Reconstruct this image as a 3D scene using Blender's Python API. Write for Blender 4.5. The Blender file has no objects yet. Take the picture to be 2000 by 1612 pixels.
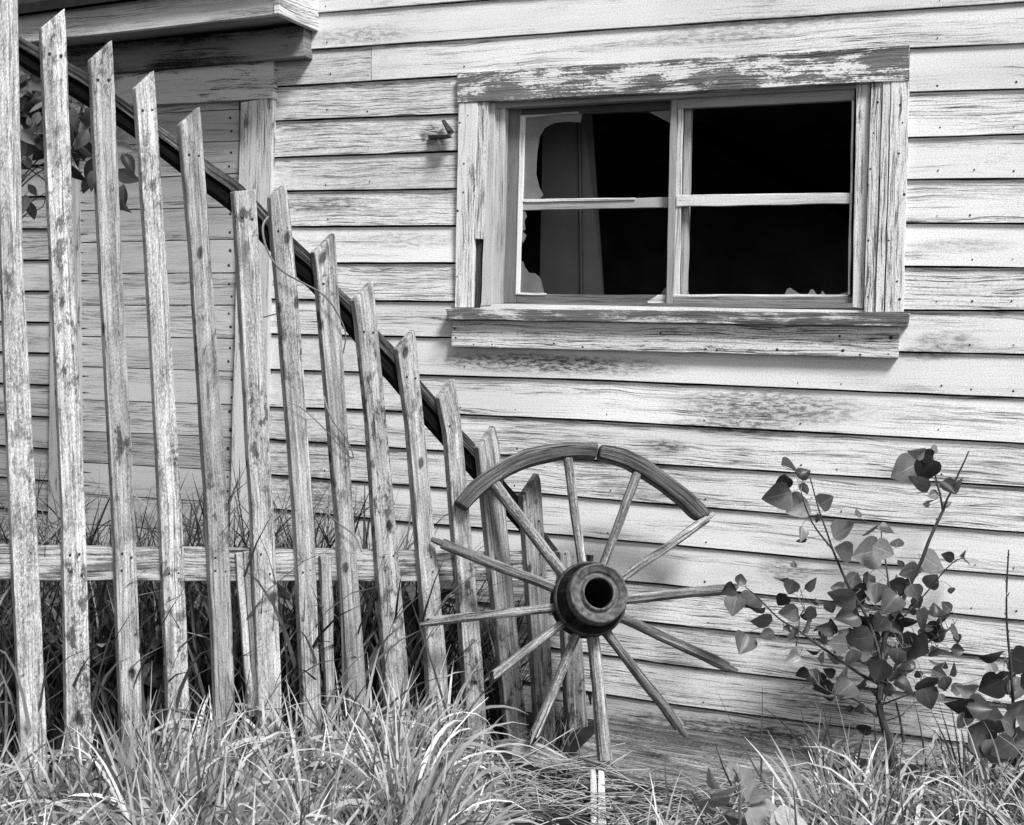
import bpy, math, random
from mathutils import Vector, noise as mnoise
R = random.Random(7)
C = bpy.context.scene.collection
SC = bpy.context.scene

# ------------------------------------------------------------------ camera
FPX, PPX, PPY = 2440.0, 1000.0, 629.0        # focal length and principal point in photo pixels (2000 x 1612)
TH, RHO, CAMD, CAMH = math.radians(20.45), 0.0185, 4.43, 1.45
R0 = Vector((math.cos(TH), math.sin(TH), 0)); FW = Vector((-math.sin(TH), math.cos(TH), 0)); ZU = Vector((0, 0, 1))
CR = R0 * math.cos(RHO) + ZU * math.sin(RHO); CU = ZU * math.cos(RHO) - R0 * math.sin(RHO)
CAM = Vector((0, -CAMD, CAMH))
cd = bpy.data.cameras.new('camera'); cam = bpy.data.objects.new('camera', cd); C.objects.link(cam)
from mathutils import Matrix
cam.matrix_world = Matrix(((CR.x, CU.x, -FW.x, CAM.x), (CR.y, CU.y, -FW.y, CAM.y), (CR.z, CU.z, -FW.z, CAM.z), (0, 0, 0, 1)))
cd.sensor_width = 36; cd.lens = FPX / 2000 * 36; cd.shift_y = -(806 - PPY) / 2000.0
cd.clip_start = 0.05; cd.clip_end = 400
cd.dof.use_dof = True; cd.dof.focus_distance = 4.35; cd.dof.aperture_fstop = 11
SC.camera = cam
# ------------------------------------------------------------------ world, sun, exposure (overcast day)
SUNV = Vector((0.62, -0.52, 1.0)).normalized()
w = bpy.data.worlds.new('World'); SC.world = w; w.use_nodes = True
wn = w.node_tree; bg = wn.nodes['Background']
sky = wn.nodes.new('ShaderNodeTexSky'); sky.sky_type = 'NISHITA'; sky.sun_disc = False
sky.sun_elevation = math.asin(SUNV.z); sky.sun_rotation = math.atan2(SUNV.x, SUNV.y)
bw = wn.nodes.new('ShaderNodeRGBToBW')
wn.links.new(sky.outputs[0], bw.inputs[0]); wn.links.new(bw.outputs[0], bg.inputs[0]); bg.inputs[1].default_value = 0.046
sl = bpy.data.lights.new('sun', 'SUN'); sl.energy = 1.5; sl.angle = math.radians(15); sl.color = (1, 1, 1)
so = bpy.data.objects.new('sun', sl); C.objects.link(so); so.rotation_euler = SUNV.to_track_quat('Z', 'Y').to_euler()
SC.view_settings.view_transform = 'Standard'; SC.view_settings.look = 'None'; SC.view_settings.exposure = 1.85
SC.view_settings.gamma = 1

# ------------------------------------------------------------------ pixel -> world
def ray(x, y): return FW + CR * ((x - PPX) / FPX) - CU * ((y - PPY) / FPX)
def atz(x, y, z): return CAM + ray(x, y) * z
def wall(x, y, off=0.0):
    r = ray(x, y); return CAM + r * ((-off - CAM.y) / r.y)
def onp(x, y, Q, N):
    r = ray(x, y); return CAM + r * ((Q - CAM).dot(N) / r.dot(N))
def ong(x, y, z=0.0):
    r = ray(x, y); return CAM + r * ((z - CAM.z) / r.z)
def proj(p):
    d = p - CAM; z = d.dot(FW); return (PPX + FPX * d.dot(CR) / z, PPY - FPX * d.dot(CU) / z, z)
def solve_off(wx, wy, tx):                      # how far a point in front of wall pixel (wx,wy) has come when it shows at x = tx
    lo, hi = 0.0, 2.0; W = wall(wx, wy)
    for _ in range(40):
        m = (lo + hi) / 2
        if proj(W + Vector((0, -m, 0)))[0] > tx: lo = m
        else: hi = m
    return lo
def lerp(a, b, t): return a + (b - a) * t
def yat(L, x):
    if x <= L[0][0]: a, b = L[0], L[1]
    elif x >= L[-1][0]: a, b = L[-2], L[-1]
    else:
        for a, b in zip(L, L[1:]):
            if a[0] <= x <= b[0]: break
    return a[1] + (b[1] - a[1]) * (x - a[0]) / (b[0] - a[0])
def resample(P, n):
    D = [0]
    for a, b in zip(P, P[1:]): D.append(D[-1] + (b - a).length)
    out = []; k = 0
    for i in range(n):
        t = D[-1] * i / (n - 1)
        while k < len(P) - 2 and D[k + 1] < t: k += 1
        out.append(P[k].lerp(P[k + 1], (t - D[k]) / max(1e-9, D[k + 1] - D[k])))
    return out

# ------------------------------------------------------------------ mesh building
class MB:
    def __init__(s): s.v = []; s.f = []; s.uv = []; s.m = []; s.r = []; s.t = []; s.sm = []
    def face(s, idx, uvs, m=0, r=0.0, t=1.0, smooth=False):
        s.f.append(idx); s.uv.extend(uvs); s.m.append(m); s.r.append(r); s.t.append(t); s.sm.append(smooth)
    def board(s, A, B, th, n=12, rnd=None, tone=1.0, m=0, wob=0.0, rows=1):
        rnd = R.random() if rnd is None else rnd
        A = resample(A, n); B = resample(B, n); b = len(s.v); L = [0.0]
        for i in range(n):
            if i: L.append(L[-1] + ((A[i] + B[i]) / 2 - (A[i - 1] + B[i - 1]) / 2).length)
            a, c = A[i].copy(), B[i].copy(); ax = (c - a).normalized()
            if wob:
                a += ax * wob * mnoise.noise(Vector((L[-1] * 9, rnd * 50, 0))); c += ax * wob * mnoise.noise(Vector((L[-1] * 9, rnd * 50, 9)))
            for k in range(rows + 1):
                p = a.lerp(c, k / rows)
                s.v.append(p)
            for k in range(rows + 1):
                s.v.append(a.lerp(c, k / rows) + th)
        W = 2 * (rows + 1); tl = th.length
        wd = (B[n // 2] - A[n // 2]).length
        for i in range(n - 1):
            p, q = b + i * W, b + (i + 1) * W
            for k in range(rows):
                v0, v1 = wd * k / rows, wd * (k + 1) / rows
                s.face((p + k, p + k + 1, q + k + 1, q + k), ((L[i], v0), (L[i], v1), (L[i + 1], v1), (L[i + 1], v0)), m, rnd, tone)
                s.face((p + rows + 1 + k, q + rows + 1 + k, q + rows + 2 + k, p + rows + 2 + k), ((L[i], v0), (L[i + 1], v0), (L[i + 1], v1), (L[i], v1)), m, rnd, tone)
            s.face((p, q, q + rows + 1, p + rows + 1), ((L[i], 0), (L[i + 1], 0), (L[i + 1], -tl), (L[i], -tl)), m, rnd, tone)
            s.face((p + rows, p + W - 1, q + W - 1, q + rows), ((L[i], wd), (L[i], wd + tl), (L[i + 1], wd + tl), (L[i + 1], wd)), m, rnd, tone)
        e = b + (n - 1) * W
        for k in range(rows):
            v0, v1 = wd * k / rows, wd * (k + 1) / rows
            s.face((b + k, b + rows + 1 + k, b + rows + 2 + k, b + k + 1), ((0, v0), (.02, v0), (.02, v1), (0, v1)), m, rnd, tone)
            s.face((e + k, e + k + 1, e + rows + 2 + k, e + rows + 1 + k), ((0, v0), (0, v1), (.02, v1), (.02, v0)), m, rnd, tone)
    def quad(s, tl, tr, br, bl, th, horiz=True, **k):  # a board from its four front corners, grain along its long way
        if horiz: s.board([tl, tr], [bl, br], th, **k)
        else: s.board([tl, bl], [tr, br], th, **k)
    def tube(s, P, rad, n=8, m=0, rnd=None, tone=1.0, rough=0.0, sq=(1, 1), up=Vector((0, 0, 1)), smooth=True, cap=True, boxy=0.0):
        rnd = R.random() if rnd is None else rnd
        b = len(s.v); L = 0
        for i, p in enumerate(P):
            d = (P[min(i + 1, len(P) - 1)] - P[max(i - 1, 0)]).normalized()
            x = d.cross(up)
            if x.length < 1e-3: x = d.cross(Vector((1, 0, 0)))
            x.normalize(); y = x.cross(d)
            r = rad[i] if isinstance(rad, (list, tuple)) else rad
            if i: L += (P[i] - P[i - 1]).length
            for k in range(n):
                a = 2 * math.pi * k / n + math.pi / n; c, sn = math.cos(a), math.sin(a)
                bx = 1 + boxy * (1 / max(abs(c), abs(sn)) - 1)
                rr = r * bx * (1 + rough * mnoise.noise(Vector((L * 14, k * 1.7, rnd * 40))))
                s.v.append(p + x * (c * rr * sq[0]) + y * (sn * rr * sq[1]))
        L = [0]
        for i in range(1, len(P)): L.append(L[-1] + (P[i] - P[i - 1]).length)
        r0 = rad[0] if isinstance(rad, (list, tuple)) else rad
        for i in range(len(P) - 1):
            for k in range(n):
                k2 = (k + 1) % n; u0, u1 = k / n * 6.28 * r0, (k + 1) / n * 6.28 * r0
                s.face((b + i * n + k, b + i * n + k2, b + (i + 1) * n + k2, b + (i + 1) * n + k), ((L[i], u0), (L[i], u1), (L[i + 1], u1), (L[i + 1], u0)), m, rnd, tone, smooth)
        if cap:
            s.face(tuple(b + k for k in range(n))[::-1], [(k * .004, 0) for k in range(n)], m, rnd, tone)
            s.face(tuple(b + (len(P) - 1) * n + k for k in range(n)), [(k * .004, 0) for k in range(n)], m, rnd, tone)
    def lathe(s, O, ax, prof, n=40, m=0, rnd=0.3, tone=1.0, smooth=True):
        x = ax.cross(ZU).normalized(); y = x.cross(ax); b = len(s.v); L = 0
        for i, (h, r) in enumerate(prof):
            for k in range(n):
                a = 2 * math.pi * k / n
                s.v.append(O + ax * h + x * (math.cos(a) * r) + y * (math.sin(a) * r))
        for i in range(len(prof) - 1):
            l2 = L + math.hypot(prof[i + 1][0] - prof[i][0], prof[i + 1][1] - prof[i][1])
            for k in range(n):
                k2 = (k + 1) % n; u0, u1 = k / n * .6, (k + 1) / n * .6
                s.face((b + i * n + k, b + i * n + k2, b + (i + 1) * n + k2, b + (i + 1) * n + k), ((L, u0), (L, u1), (l2, u1), (l2, u0)), m, rnd, tone, smooth)
            L = l2
    def disc(s, p, nrm, r, m=0, n=7, h=0.002, tone=1.0):   # a nail head
        x = nrm.cross(ZU).normalized() if abs(nrm.z) < .9 else Vector((1, 0, 0)); y = x.cross(nrm); b = len(s.v)
        for k in range(n):
            a = 6.283 * k / n; s.v.append(p + x * (r * math.cos(a)) + y * (r * math.sin(a)))
        s.v.append(p + nrm * h)
        for k in range(n): s.face((b + k, b + (k + 1) % n, b + n), ((0, 0), (.01, 0), (0, .01)), m, 0.5, tone)
    def prism(s, pts, th, m=0, rnd=0.5, tone=1.0):
        b = len(s.v); n = len(pts)
        for p in pts: s.v.append(p)
        for p in pts: s.v.append(p + th)
        o = pts[0]; ux = (pts[1] - o).normalized(); uy = Vector((0, 0, 1))
        uv = [((p - o).dot(ux), (p - o).dot(uy)) for p in pts]
        s.face(tuple(range(b, b + n)), uv, m, rnd, tone); s.face(tuple(range(b + 2 * n - 1, b + n - 1, -1)), uv[::-1], m, rnd, tone)
        for k in range(n):
            k2 = (k + 1) % n
            s.face((b + k, b + n + k, b + n + k2, b + k2), ((0, 0), (0, .01), (.01, .01), (.01, 0)), m, rnd, tone)
    def build(s, name, mats, parent=None, bevel=0.0, flip=False):
        me = bpy.data.meshes.new(name); me.from_pydata([tuple(v) for v in s.v], [], s.f)
        uvl = me.uv_layers.new(name='UVMap'); fl = [c for uv in s.uv for c in uv]; uvl.data.foreach_set('uv', fl)
        a = me.attributes.new('rnd', 'FLOAT', 'FACE'); a.data.foreach_set('value', s.r)
        a = me.attributes.new('tone', 'FLOAT', 'FACE'); a.data.foreach_set('value', s.t)
        for mm in (mats if isinstance(mats, (list, tuple)) else [mats]): me.materials.append(mm)
        me.polygons.foreach_set('material_index', s.m); me.polygons.foreach_set('use_smooth', s.sm)
        me.update()
        o = bpy.data.objects.new(name, me); C.objects.link(o)
        if parent: o.parent = parent; o.matrix_parent_inverse = Matrix.Translation(-parent.location) if parent.parent is None else Matrix()
        if bevel:
            md = o.modifiers.new('bevel', 'BEVEL'); md.width = bevel; md.segments = 2; md.limit_method = 'ANGLE'; md.angle_limit = 0.7
        return o
def tag(o, label=None, cat=None, group=None, kind=None):
    if label: o['label'] = label
    if cat: o['category'] = cat
    if group: o['group'] = group
    if kind: o['kind'] = kind
    return o
def thing(name, label, cat, loc, group=None):
    o = bpy.data.objects.new(name, None); C.objects.link(o); o.location = loc; o.empty_display_size = .2
    return tag(o, label, cat, group)

# ------------------------------------------------------------------ materials (the photograph is monochrome: all greys)
class NT:
    def __init__(s, name):
        s.m = bpy.data.materials.new(name); s.m.use_nodes = True; s.t = s.m.node_tree; s.b = s.t.nodes['Principled BSDF']
    def new(s, ty, **k):
        n = s.t.nodes.new(ty)
        for a, v in k.items(): setattr(n, a, v)
        return n
    def put(s, sock, v):
        if hasattr(v, 'is_linked') or hasattr(v, 'links'): s.t.links.new(v, sock)
        else: sock.default_value = v
    def math(s, op, a, b=0.0, c=None, clamp=False):
        n = s.new('ShaderNodeMath', operation=op, use_clamp=clamp); s.put(n.inputs[0], a); s.put(n.inputs[1], b)
        if c is not None: s.put(n.inputs[2], c)
        return n.outputs[0]
    def step(s, v, a, b, lo=0.0, hi=1.0):
        n = s.new('ShaderNodeMapRange', interpolation_type='SMOOTHSTEP'); s.put(n.inputs[0], v)
        for i, x in enumerate((a, b, lo, hi)): s.put(n.inputs[1 + i], x)
        return n.outputs[0]
    def mix(s, f, a, b):                              # floats
        n = s.new('ShaderNodeMix', data_type='FLOAT'); s.put(n.inputs[0], f); s.put(n.inputs[2], a); s.put(n.inputs[3], b)
        return n.outputs[0]
    def comb(s, x, y, z=0.0):
        n = s.new('ShaderNodeCombineXYZ'); s.put(n.inputs[0], x); s.put(n.inputs[1], y); s.put(n.inputs[2], z); return n.outputs[0]
    def noise(s, vec, detail=4, rough=.55, dist=0.0):
        n = s.new('ShaderNodeTexNoise'); s.put(n.inputs['Vector'], vec); n.inputs['Scale'].default_value = 1
        n.inputs['Detail'].default_value = detail; n.inputs['Roughness'].default_value = rough; n.inputs['Distortion'].default_value = dist
        return n.outputs[0]
    def attr(s, name): return s.new('ShaderNodeAttribute', attribute_name=name).outputs['Fac']
    def uv(s):
        n = s.new('ShaderNodeUVMap'); sp = s.new('ShaderNodeSeparateXYZ'); s.t.links.new(n.outputs[0], sp.inputs[0])
        return sp.outputs[0], sp.outputs[1]
    def finish(s, val, rough=.8, bump=None, bstr=.4, bdist=.004, spec=.25):
        s.put(s.b.inputs['Base Color'], s.comb(val, val, val)) if not isinstance(val, float) else s.put(s.b.inputs['Base Color'], (val, val, val, 1))
        s.put(s.b.inputs['Roughness'], rough); s.b.inputs['Specular IOR Level'].default_value = spec
        if bump is not None:
            b = s.new('ShaderNodeBump'); b.inputs['Strength'].default_value = bstr; b.inputs['Distance'].default_value = bdist
            s.put(b.inputs['Height'], bump); s.t.links.new(b.outputs[0], s.b.inputs['Normal'])
        return s.m

def paint_wood(name, paint, wood, peel=.5, soft=.06, crack=.7, dirt=.25, speck=.25, bare_dark=.4, pscale=(2.6, 11.0), bstr=.6, grain=.40, grime_shade=()):
    """old white paint over weathered wood: peeled patches along the grain, thin dark checks, speckle, dirt"""
    s = NT(name); u, v = s.uv(); r = s.attr('rnd'); tone = s.attr('tone')
    uo = s.math('MULTIPLY_ADD', r, 17.3, u); vo = s.math('MULTIPLY_ADD', r, 9.1, v)
    wv = s.noise(s.comb(s.math('MULTIPLY', uo, 2.2), s.math('MULTIPLY', vo, 5.0), 2.0), 2)
    vw = s.math('MULTIPLY_ADD', wv, .04, vo)
    g = s.noise(s.comb(s.math('MULTIPLY', uo, 4.0), s.math('MULTIPLY', vw, 185.0), r), 6, .72)
    p = s.noise(s.comb(s.math('MULTIPLY', uo, pscale[0]), s.math('MULTIPLY', vw, pscale[1]), 5.0), 6, .62)
    sp = s.noise(s.comb(s.math('MULTIPLY', uo, 75.0), s.math('MULTIPLY', vo, 170.0), 3.0), 4, .75)
    big = s.noise(s.comb(s.math('MULTIPLY', uo, .9), s.math('MULTIPLY', vo, 3.5), 8.0), 3, .5)
    zone = s.noise(s.comb(s.math('MULTIPLY', uo, 1.0), s.math('MULTIPLY', vw, 17.0), 31.0), 4, .6)
    zone = s.math('ADD', zone, s.math('MULTIPLY_ADD', s.math('FRACT', s.math('MULTIPLY', r, 7.31)), .28, -.10))
    mk = s.math('ADD', s.math('MULTIPLY', p, .5), s.math('ADD', s.math('MULTIPLY', g, .28), s.math('MULTIPLY', sp, .22)))
    pl = s.step(mk, peel - soft, peel + soft)
    cn = s.noise(s.comb(s.math('MULTIPLY', uo, 1.1), s.math('MULTIPLY', vw, 85.0), 11.0), 4, .6)
    ck = s.step(s.math('ABSOLUTE', s.math('SUBTRACT', cn, .5)), .008, .030, 1.0, 0.0)
    brk = s.noise(s.comb(s.math('MULTIPLY', uo, 9.0), s.math('MULTIPLY', vw, 120.0), 41.0), 3)
    ck = s.math('MULTIPLY', s.math('MULTIPLY', ck, s.step(zone, .46, .60)), s.step(brk, .38, .52))
    gl = s.math('MULTIPLY', s.step(g, .50, .60), s.step(zone, .40, .62, .12, 1.0))
    if grime_shade:                                       # mildew and other dark patches, plus dimmer light painted at the left
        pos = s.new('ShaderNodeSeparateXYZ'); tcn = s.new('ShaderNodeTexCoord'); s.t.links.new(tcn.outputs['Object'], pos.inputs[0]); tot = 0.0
        for (gx, gz, rx, rz, am) in grime_shade:
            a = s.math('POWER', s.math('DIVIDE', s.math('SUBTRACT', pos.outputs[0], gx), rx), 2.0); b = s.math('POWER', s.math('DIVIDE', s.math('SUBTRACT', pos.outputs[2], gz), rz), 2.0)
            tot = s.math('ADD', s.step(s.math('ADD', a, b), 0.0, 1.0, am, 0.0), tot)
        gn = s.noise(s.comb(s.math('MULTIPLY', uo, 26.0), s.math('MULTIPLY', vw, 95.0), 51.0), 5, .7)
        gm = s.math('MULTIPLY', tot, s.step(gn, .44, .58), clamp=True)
        film_shade = s.math('MULTIPLY', tot, .30, clamp=True)
    pc = s.math('MULTIPLY', paint, s.mix(gl, 1.0, 1 - grain))
    wc = s.math('MULTIPLY', s.step(g, .3, .72, 1.25, bare_dark), wood)
    col = s.mix(pl, pc, wc)
    if grime_shade: col = s.mix(gm, s.math('MULTIPLY', col, s.math('SUBTRACT', 1.0, film_shade)), .10)
    col = s.math('MULTIPLY', col, s.mix(ck, 1.0, 1 - crack))
    col = s.math('MULTIPLY', col, s.mix(s.step(s.math('ADD', s.math('MULTIPLY', p, .5), s.math('MULTIPLY', zone, .5)), .42, .58, .12, 1.0), 1.0, s.step(sp, .33, .50, 1 - speck, 1.0)))
    gt = s.noise(s.comb(s.math('MULTIPLY', uo, 210.0), s.math('MULTIPLY', vo, 260.0), 61.0), 2, .8)
    col = s.math('MULTIPLY', col, s.step(gt, .30, .70, .74, 1.16))                 # chalky, gritty old paint
    col = s.math('MULTIPLY', col, s.step(big, .3, .6, 1 - dirt, 1.0))
    col = s.math('MULTIPLY', col, tone)
    h = s.math('SUBTRACT', s.math('MULTIPLY', g, -.4), s.math('ADD', s.math('MULTIPLY', pl, .5), ck))
    return s.finish(col, .85, h, bstr, .003)

def grey_wood(name, lo, hi, streak=.5, blotch=.4, lichen=.0, gs=(4.0, 150.0), bstr=.6, ck=.7, spec=.2, knots=0, warp=.02):
    """bare weathered wood: streaks along the grain, checks, knots' dark blotches and pale lichen"""
    s = NT(name); u, v = s.uv(); r = s.attr('rnd'); tone = s.attr('tone')
    uo = s.math('MULTIPLY_ADD', r, 23.7, u); vo = s.math('MULTIPLY_ADD', r, 7.7, v)
    wv = s.noise(s.comb(s.math('MULTIPLY', uo, 5.0), s.math('MULTIPLY', vo, 12.0), 1.0), 2)
    vw = s.math('MULTIPLY_ADD', wv, warp, vo)
    g = s.noise(s.comb(s.math('MULTIPLY', uo, gs[0]), s.math('MULTIPLY', vw, gs[1]), r), 6, .65)
    st = s.noise(s.comb(s.math('MULTIPLY', uo, 1.6), s.math('MULTIPLY', vw, 38.0), 4.0), 3, .5)
    bl = s.noise(s.comb(s.math('MULTIPLY', uo, 7.0), s.math('MULTIPLY', vo, 26.0), 6.0), 4, .6)
    sp = s.noise(s.comb(s.math('MULTIPLY', uo, 80.0), s.math('MULTIPLY', vo, 150.0), 3.0), 5, .8)
    col = s.step(g, .28, .72, lo, hi)
    col = s.math('MULTIPLY', col, s.step(st, .35, .65, 1 - streak, 1.12))
    col = s.math('MULTIPLY', col, s.step(bl, .34, .56, 1 - blotch, 1.0))
    if lichen:
        lm = s.math('MULTIPLY', s.step(sp, .49, .58), s.step(s.noise(s.comb(s.math('MULTIPLY', uo, 2.0), s.math('MULTIPLY', vo, 14.0), 9.0), 4), .36, .54))
        lt = s.step(tone, .70, 1.0, .38, .85)
        col = s.mix(s.math('MULTIPLY', s.math('MULTIPLY', lm, lichen), lt), col, .66)
        col = s.math('MULTIPLY', col, s.mix(lt, 1.0, s.step(sp, .35, .47, .42, 1.0)))
    cn = s.noise(s.comb(s.math('MULTIPLY', uo, 1.3), s.math('MULTIPLY', vw, 60.0), 14.0), 3, .6)
    c = s.step(s.math('ABSOLUTE', s.math('SUBTRACT', cn, .5)), .004, .022, 1.0, 0.0)
    c = s.math('MULTIPLY', c, s.step(st, .4, .6))
    col = s.math('MULTIPLY', col, s.mix(c, 1.0, 1 - ck))
    if knots:
        vr = s.new('ShaderNodeTexVoronoi', voronoi_dimensions='2D'); vr.inputs['Scale'].default_value = 1.0
        s.put(vr.inputs['Vector'], s.comb(s.math('MULTIPLY', uo, 5.0), s.math('MULTIPLY', vw, 8.0)))
        sc_ = s.new('ShaderNodeSeparateColor'); s.t.links.new(vr.outputs['Color'], sc_.inputs[0])
        kn = s.math('MULTIPLY', s.step(s.math('MULTIPLY_ADD', sp, .06, vr.outputs['Distance']), .085, .16, knots, 0.0), s.step(sc_.outputs[0], .60, .62))
        lk = s.noise(s.comb(s.math('MULTIPLY', uo, 16.0), s.math('MULTIPLY', vo, 30.0), 77.0), 5, .7)
        lz = s.noise(s.comb(s.math('MULTIPLY', uo, 1.3), s.math('MULTIPLY_ADD', r, 11.0, 0.0), 78.0), 2)
        col = s.math('MULTIPLY', col, s.math('SUBTRACT', 1.0, s.math('MULTIPLY', s.math('MULTIPLY', s.step(lk, .50, .60), s.step(lz, .42, .58)), .72)))
        col = s.math('MULTIPLY', col, s.math('SUBTRACT', 1.0, kn))
    gt = s.noise(s.comb(s.math('MULTIPLY', uo, 150.0), s.math('MULTIPLY', vo, 260.0), 61.0), 2, .8)
    col = s.math('MULTIPLY', col, s.step(gt, .30, .70, .66, 1.28))
    col = s.math('MULTIPLY', col, tone)
    h = s.math('SUBTRACT', s.math('ADD', s.math('MULTIPLY', g, .6), s.math('MULTIPLY', sp, .15)), c)
    return s.finish(col, .85, h, bstr, .003, spec)

def plain(name, val, rough=.7, var=.3, scale=30.0, bstr=.2, spec=.3, metal=0.0):
    s = NT(name); tc = s.new('ShaderNodeTexCoord'); mp = s.new('ShaderNodeVectorMath', operation='SCALE')
    s.t.links.new(tc.outputs['Object'], mp.inputs[0]); mp.inputs['Scale'].default_value = scale
    n = s.noise(mp.outputs[0], 5, .6); tone = s.attr('tone')
    s.b.inputs['Metallic'].default_value = metal
    return s.finish(s.math('MULTIPLY', s.math('MULTIPLY', s.step(n, .3, .7, 1 - var, 1 + var), val), tone), rough, n, bstr, .003, spec)

def leafmat(name, lo, hi, trans=.35, rough=.55, vein=.0, spec=.3):
    s = NT(name); r = s.attr('rnd'); u, v = s.uv(); tone = s.attr('tone')
    n = s.noise(s.comb(s.math('MULTIPLY', u, 40.0), s.math('MULTIPLY_ADD', r, 31.0, s.math('MULTIPLY', v, 40.0))), 3)
    val = s.math('MULTIPLY', s.math('MULTIPLY', s.mix(r, lo, hi), s.step(n, .25, .75, .8, 1.2)), tone)
    if vein:
        vl = s.step(s.math('ABSOLUTE', v), .0, .0022, 1 + vein, 1.0)
        val = s.math('MULTIPLY', val, vl)
        ang = s.math('SUBTRACT', u, s.math('MULTIPLY', s.math('ABSOLUTE', v), .9)); vs = s.math('ABSOLUTE', s.math('SUBTRACT', s.math('FRACT', s.math('MULTIPLY', ang, 75.0)), .5))
        val = s.math('MULTIPLY', val, s.step(vs, .0, .10, 1 + vein * .14, 1.0))
        val = s.math('MULTIPLY', val, s.step(s.noise(s.comb(s.math('MULTIPLY', u, 160.0), s.math('MULTIPLY', v, 160.0), s.math('MULTIPLY', r, 40.0)), 4, .7), .30, .42, .5, 1.0))
    c = s.comb(val, val, val)
    s.put(s.b.inputs['Base Color'], c); s.b.inputs['Roughness'].default_value = rough; s.b.inputs['Specular IOR Level'].default_value = spec
    tr = s.new('ShaderNodeBsdfTranslucent'); s.t.links.new(c, tr.inputs[0])
    mx = s.new('ShaderNodeMixShader'); mx.inputs[0].default_value = trans
    out = [x for x in s.t.nodes if x.type == 'OUTPUT_MATERIAL'][0]
    s.t.links.new(s.b.outputs[0], mx.inputs[1]); s.t.links.new(tr.outputs[0], mx.inputs[2]); s.t.links.new(mx.outputs[0], out.inputs[0])
    return s.m

M = {}
GR = []
for (gx, gy, a, b_, am) in ((1010, 708, .42, .05, .9), (1180, 715, .35, .045, .7), (1500, 795, .42, .08, .8), (1420, 835, .30, .035, .8), (1300, 872, .10, .03, .9), (1250, 905, .14, .02, .7), (1850, 668, .13, .045, .6), (1800, 692, .16, .03, .6), (1535, 1115, .12, .06, .6), (1600, 1370, .22, .06, .55), (1400, 1425, .5, .05, .8), (1650, 1445, .5, .045, .6), (700, 70, .3, .05, .5), (800, 470, .3, .04, .35), (640, 400, .25, .04, .4), (1500, 45, .5, .03, .5), (1380, 75, .4, .03, .5), (840, 262, .06, .05, .9), (690, 1170, .5, .12, .8), (1880, 480, .2, .03, .35), (620, 960, .25, .1, .4), (690, 300, .75, .55, .22), (650, 820, .5, .55, .25), (560, 1000, .4, .5, .25), (1230, 960, .16, .06, .35)):  # broad left patches put the dimmer light there into the colour
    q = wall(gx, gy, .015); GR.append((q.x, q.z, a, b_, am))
M['siding'] = paint_wood('siding paint', .80, .42, peel=.605, soft=.06, crack=.85, dirt=.2, speck=.4, grime_shade=GR)
M['sidel'] = paint_wood('left siding paint', .54, .32, peel=.57, soft=.09, crack=.75, dirt=.2, speck=.45)  # boards left of the doorway, greyer than the main siding
M['door'] = paint_wood('door board paint', .58, .40, peel=.60, soft=.12, crack=.6, dirt=.2, speck=.3)
M['casing'] = paint_wood('casing paint', .80, .20, peel=.572, soft=.02, crack=.9, dirt=.15, speck=.6, pscale=(5.0, 26.0), bstr=.8)
M['head'] = paint_wood('peeling head paint', .84, .20, peel=.494, soft=.014, crack=.5, dirt=.1, speck=.25, pscale=(5.0, 15.0), bstr=.9)
M['sill'] = paint_wood('peeling sill paint', .74, .20, peel=.47, soft=.04, crack=.7, dirt=.2, speck=.4, pscale=(7, 26), bstr=.9)
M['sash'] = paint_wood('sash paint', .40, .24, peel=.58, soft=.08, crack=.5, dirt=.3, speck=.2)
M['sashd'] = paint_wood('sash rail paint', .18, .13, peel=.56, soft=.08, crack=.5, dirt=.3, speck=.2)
M['putty'] = paint_wood('window putty', .85, .5, peel=.68, soft=.03, crack=.5, dirt=.1, speck=.2)
M['picket'] = grey_wood('weathered picket wood', .32, .80, streak=.38, blotch=.45, lichen=.85, knots=.8, warp=.006)
M['rail'] = grey_wood('dark rail wood', .025, .26, streak=.7, blotch=.6, ck=.9, bstr=1.0, spec=.05)
M['darkwood'] = grey_wood('near-black wood', .003, .014, streak=.3, blotch=.2, spec=.04)  # near-black wood: rail's lower strip, ceiling beam, window groove
M['railw'] = paint_wood('rail paint', .58, .18, peel=.52, soft=.04, crack=.8, dirt=.25, speck=.4, pscale=(4, 20))
M['wheel'] = grey_wood('wheel wood', .07, .56, streak=.55, blotch=.45, gs=(6, 240), ck=.9, bstr=1.0, warp=.006, lichen=.25)
M['felloe'] = grey_wood('rim wood', .016, .25, streak=.6, blotch=.4, gs=(5, 190), ck=.92, bstr=1.0, warp=.006)
M['iron'] = plain('hub iron', .05, .75, .5, 60, .5, .25)
M['ironl'] = plain('hub face iron', .10, .8, .55, 55, .7, .25)
M['barrel'] = grey_wood('hub barrel wood', .006, .05, streak=.6, blotch=.5, gs=(120, 14), spec=.05, bstr=1.0)
M['black'] = plain('flat black', .01, .9, .2)  # near black, for the sheathing and the hub bore
M['nail'] = plain('rusty nail iron', .03, .7, .4, 90)
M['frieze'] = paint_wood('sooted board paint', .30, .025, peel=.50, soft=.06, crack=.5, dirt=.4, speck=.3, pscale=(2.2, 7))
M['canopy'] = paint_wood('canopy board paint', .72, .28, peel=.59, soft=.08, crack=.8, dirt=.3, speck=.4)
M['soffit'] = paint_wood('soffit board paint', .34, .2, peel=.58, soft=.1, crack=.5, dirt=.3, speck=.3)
M['roof'] = plain('roof felt', .012, .95, .4, 25, .6)
M['room'] = plain('dark room plaster', .25, .95, .3, 3)
M['curtain'] = plain('faded cloth', .26, .9, .1, 8)
M['slab'] = grey_wood('slab wood', .06, .42, streak=.6, blotch=.65, gs=(12, 150), ck=.8, lichen=.5, warp=.02)
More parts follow.
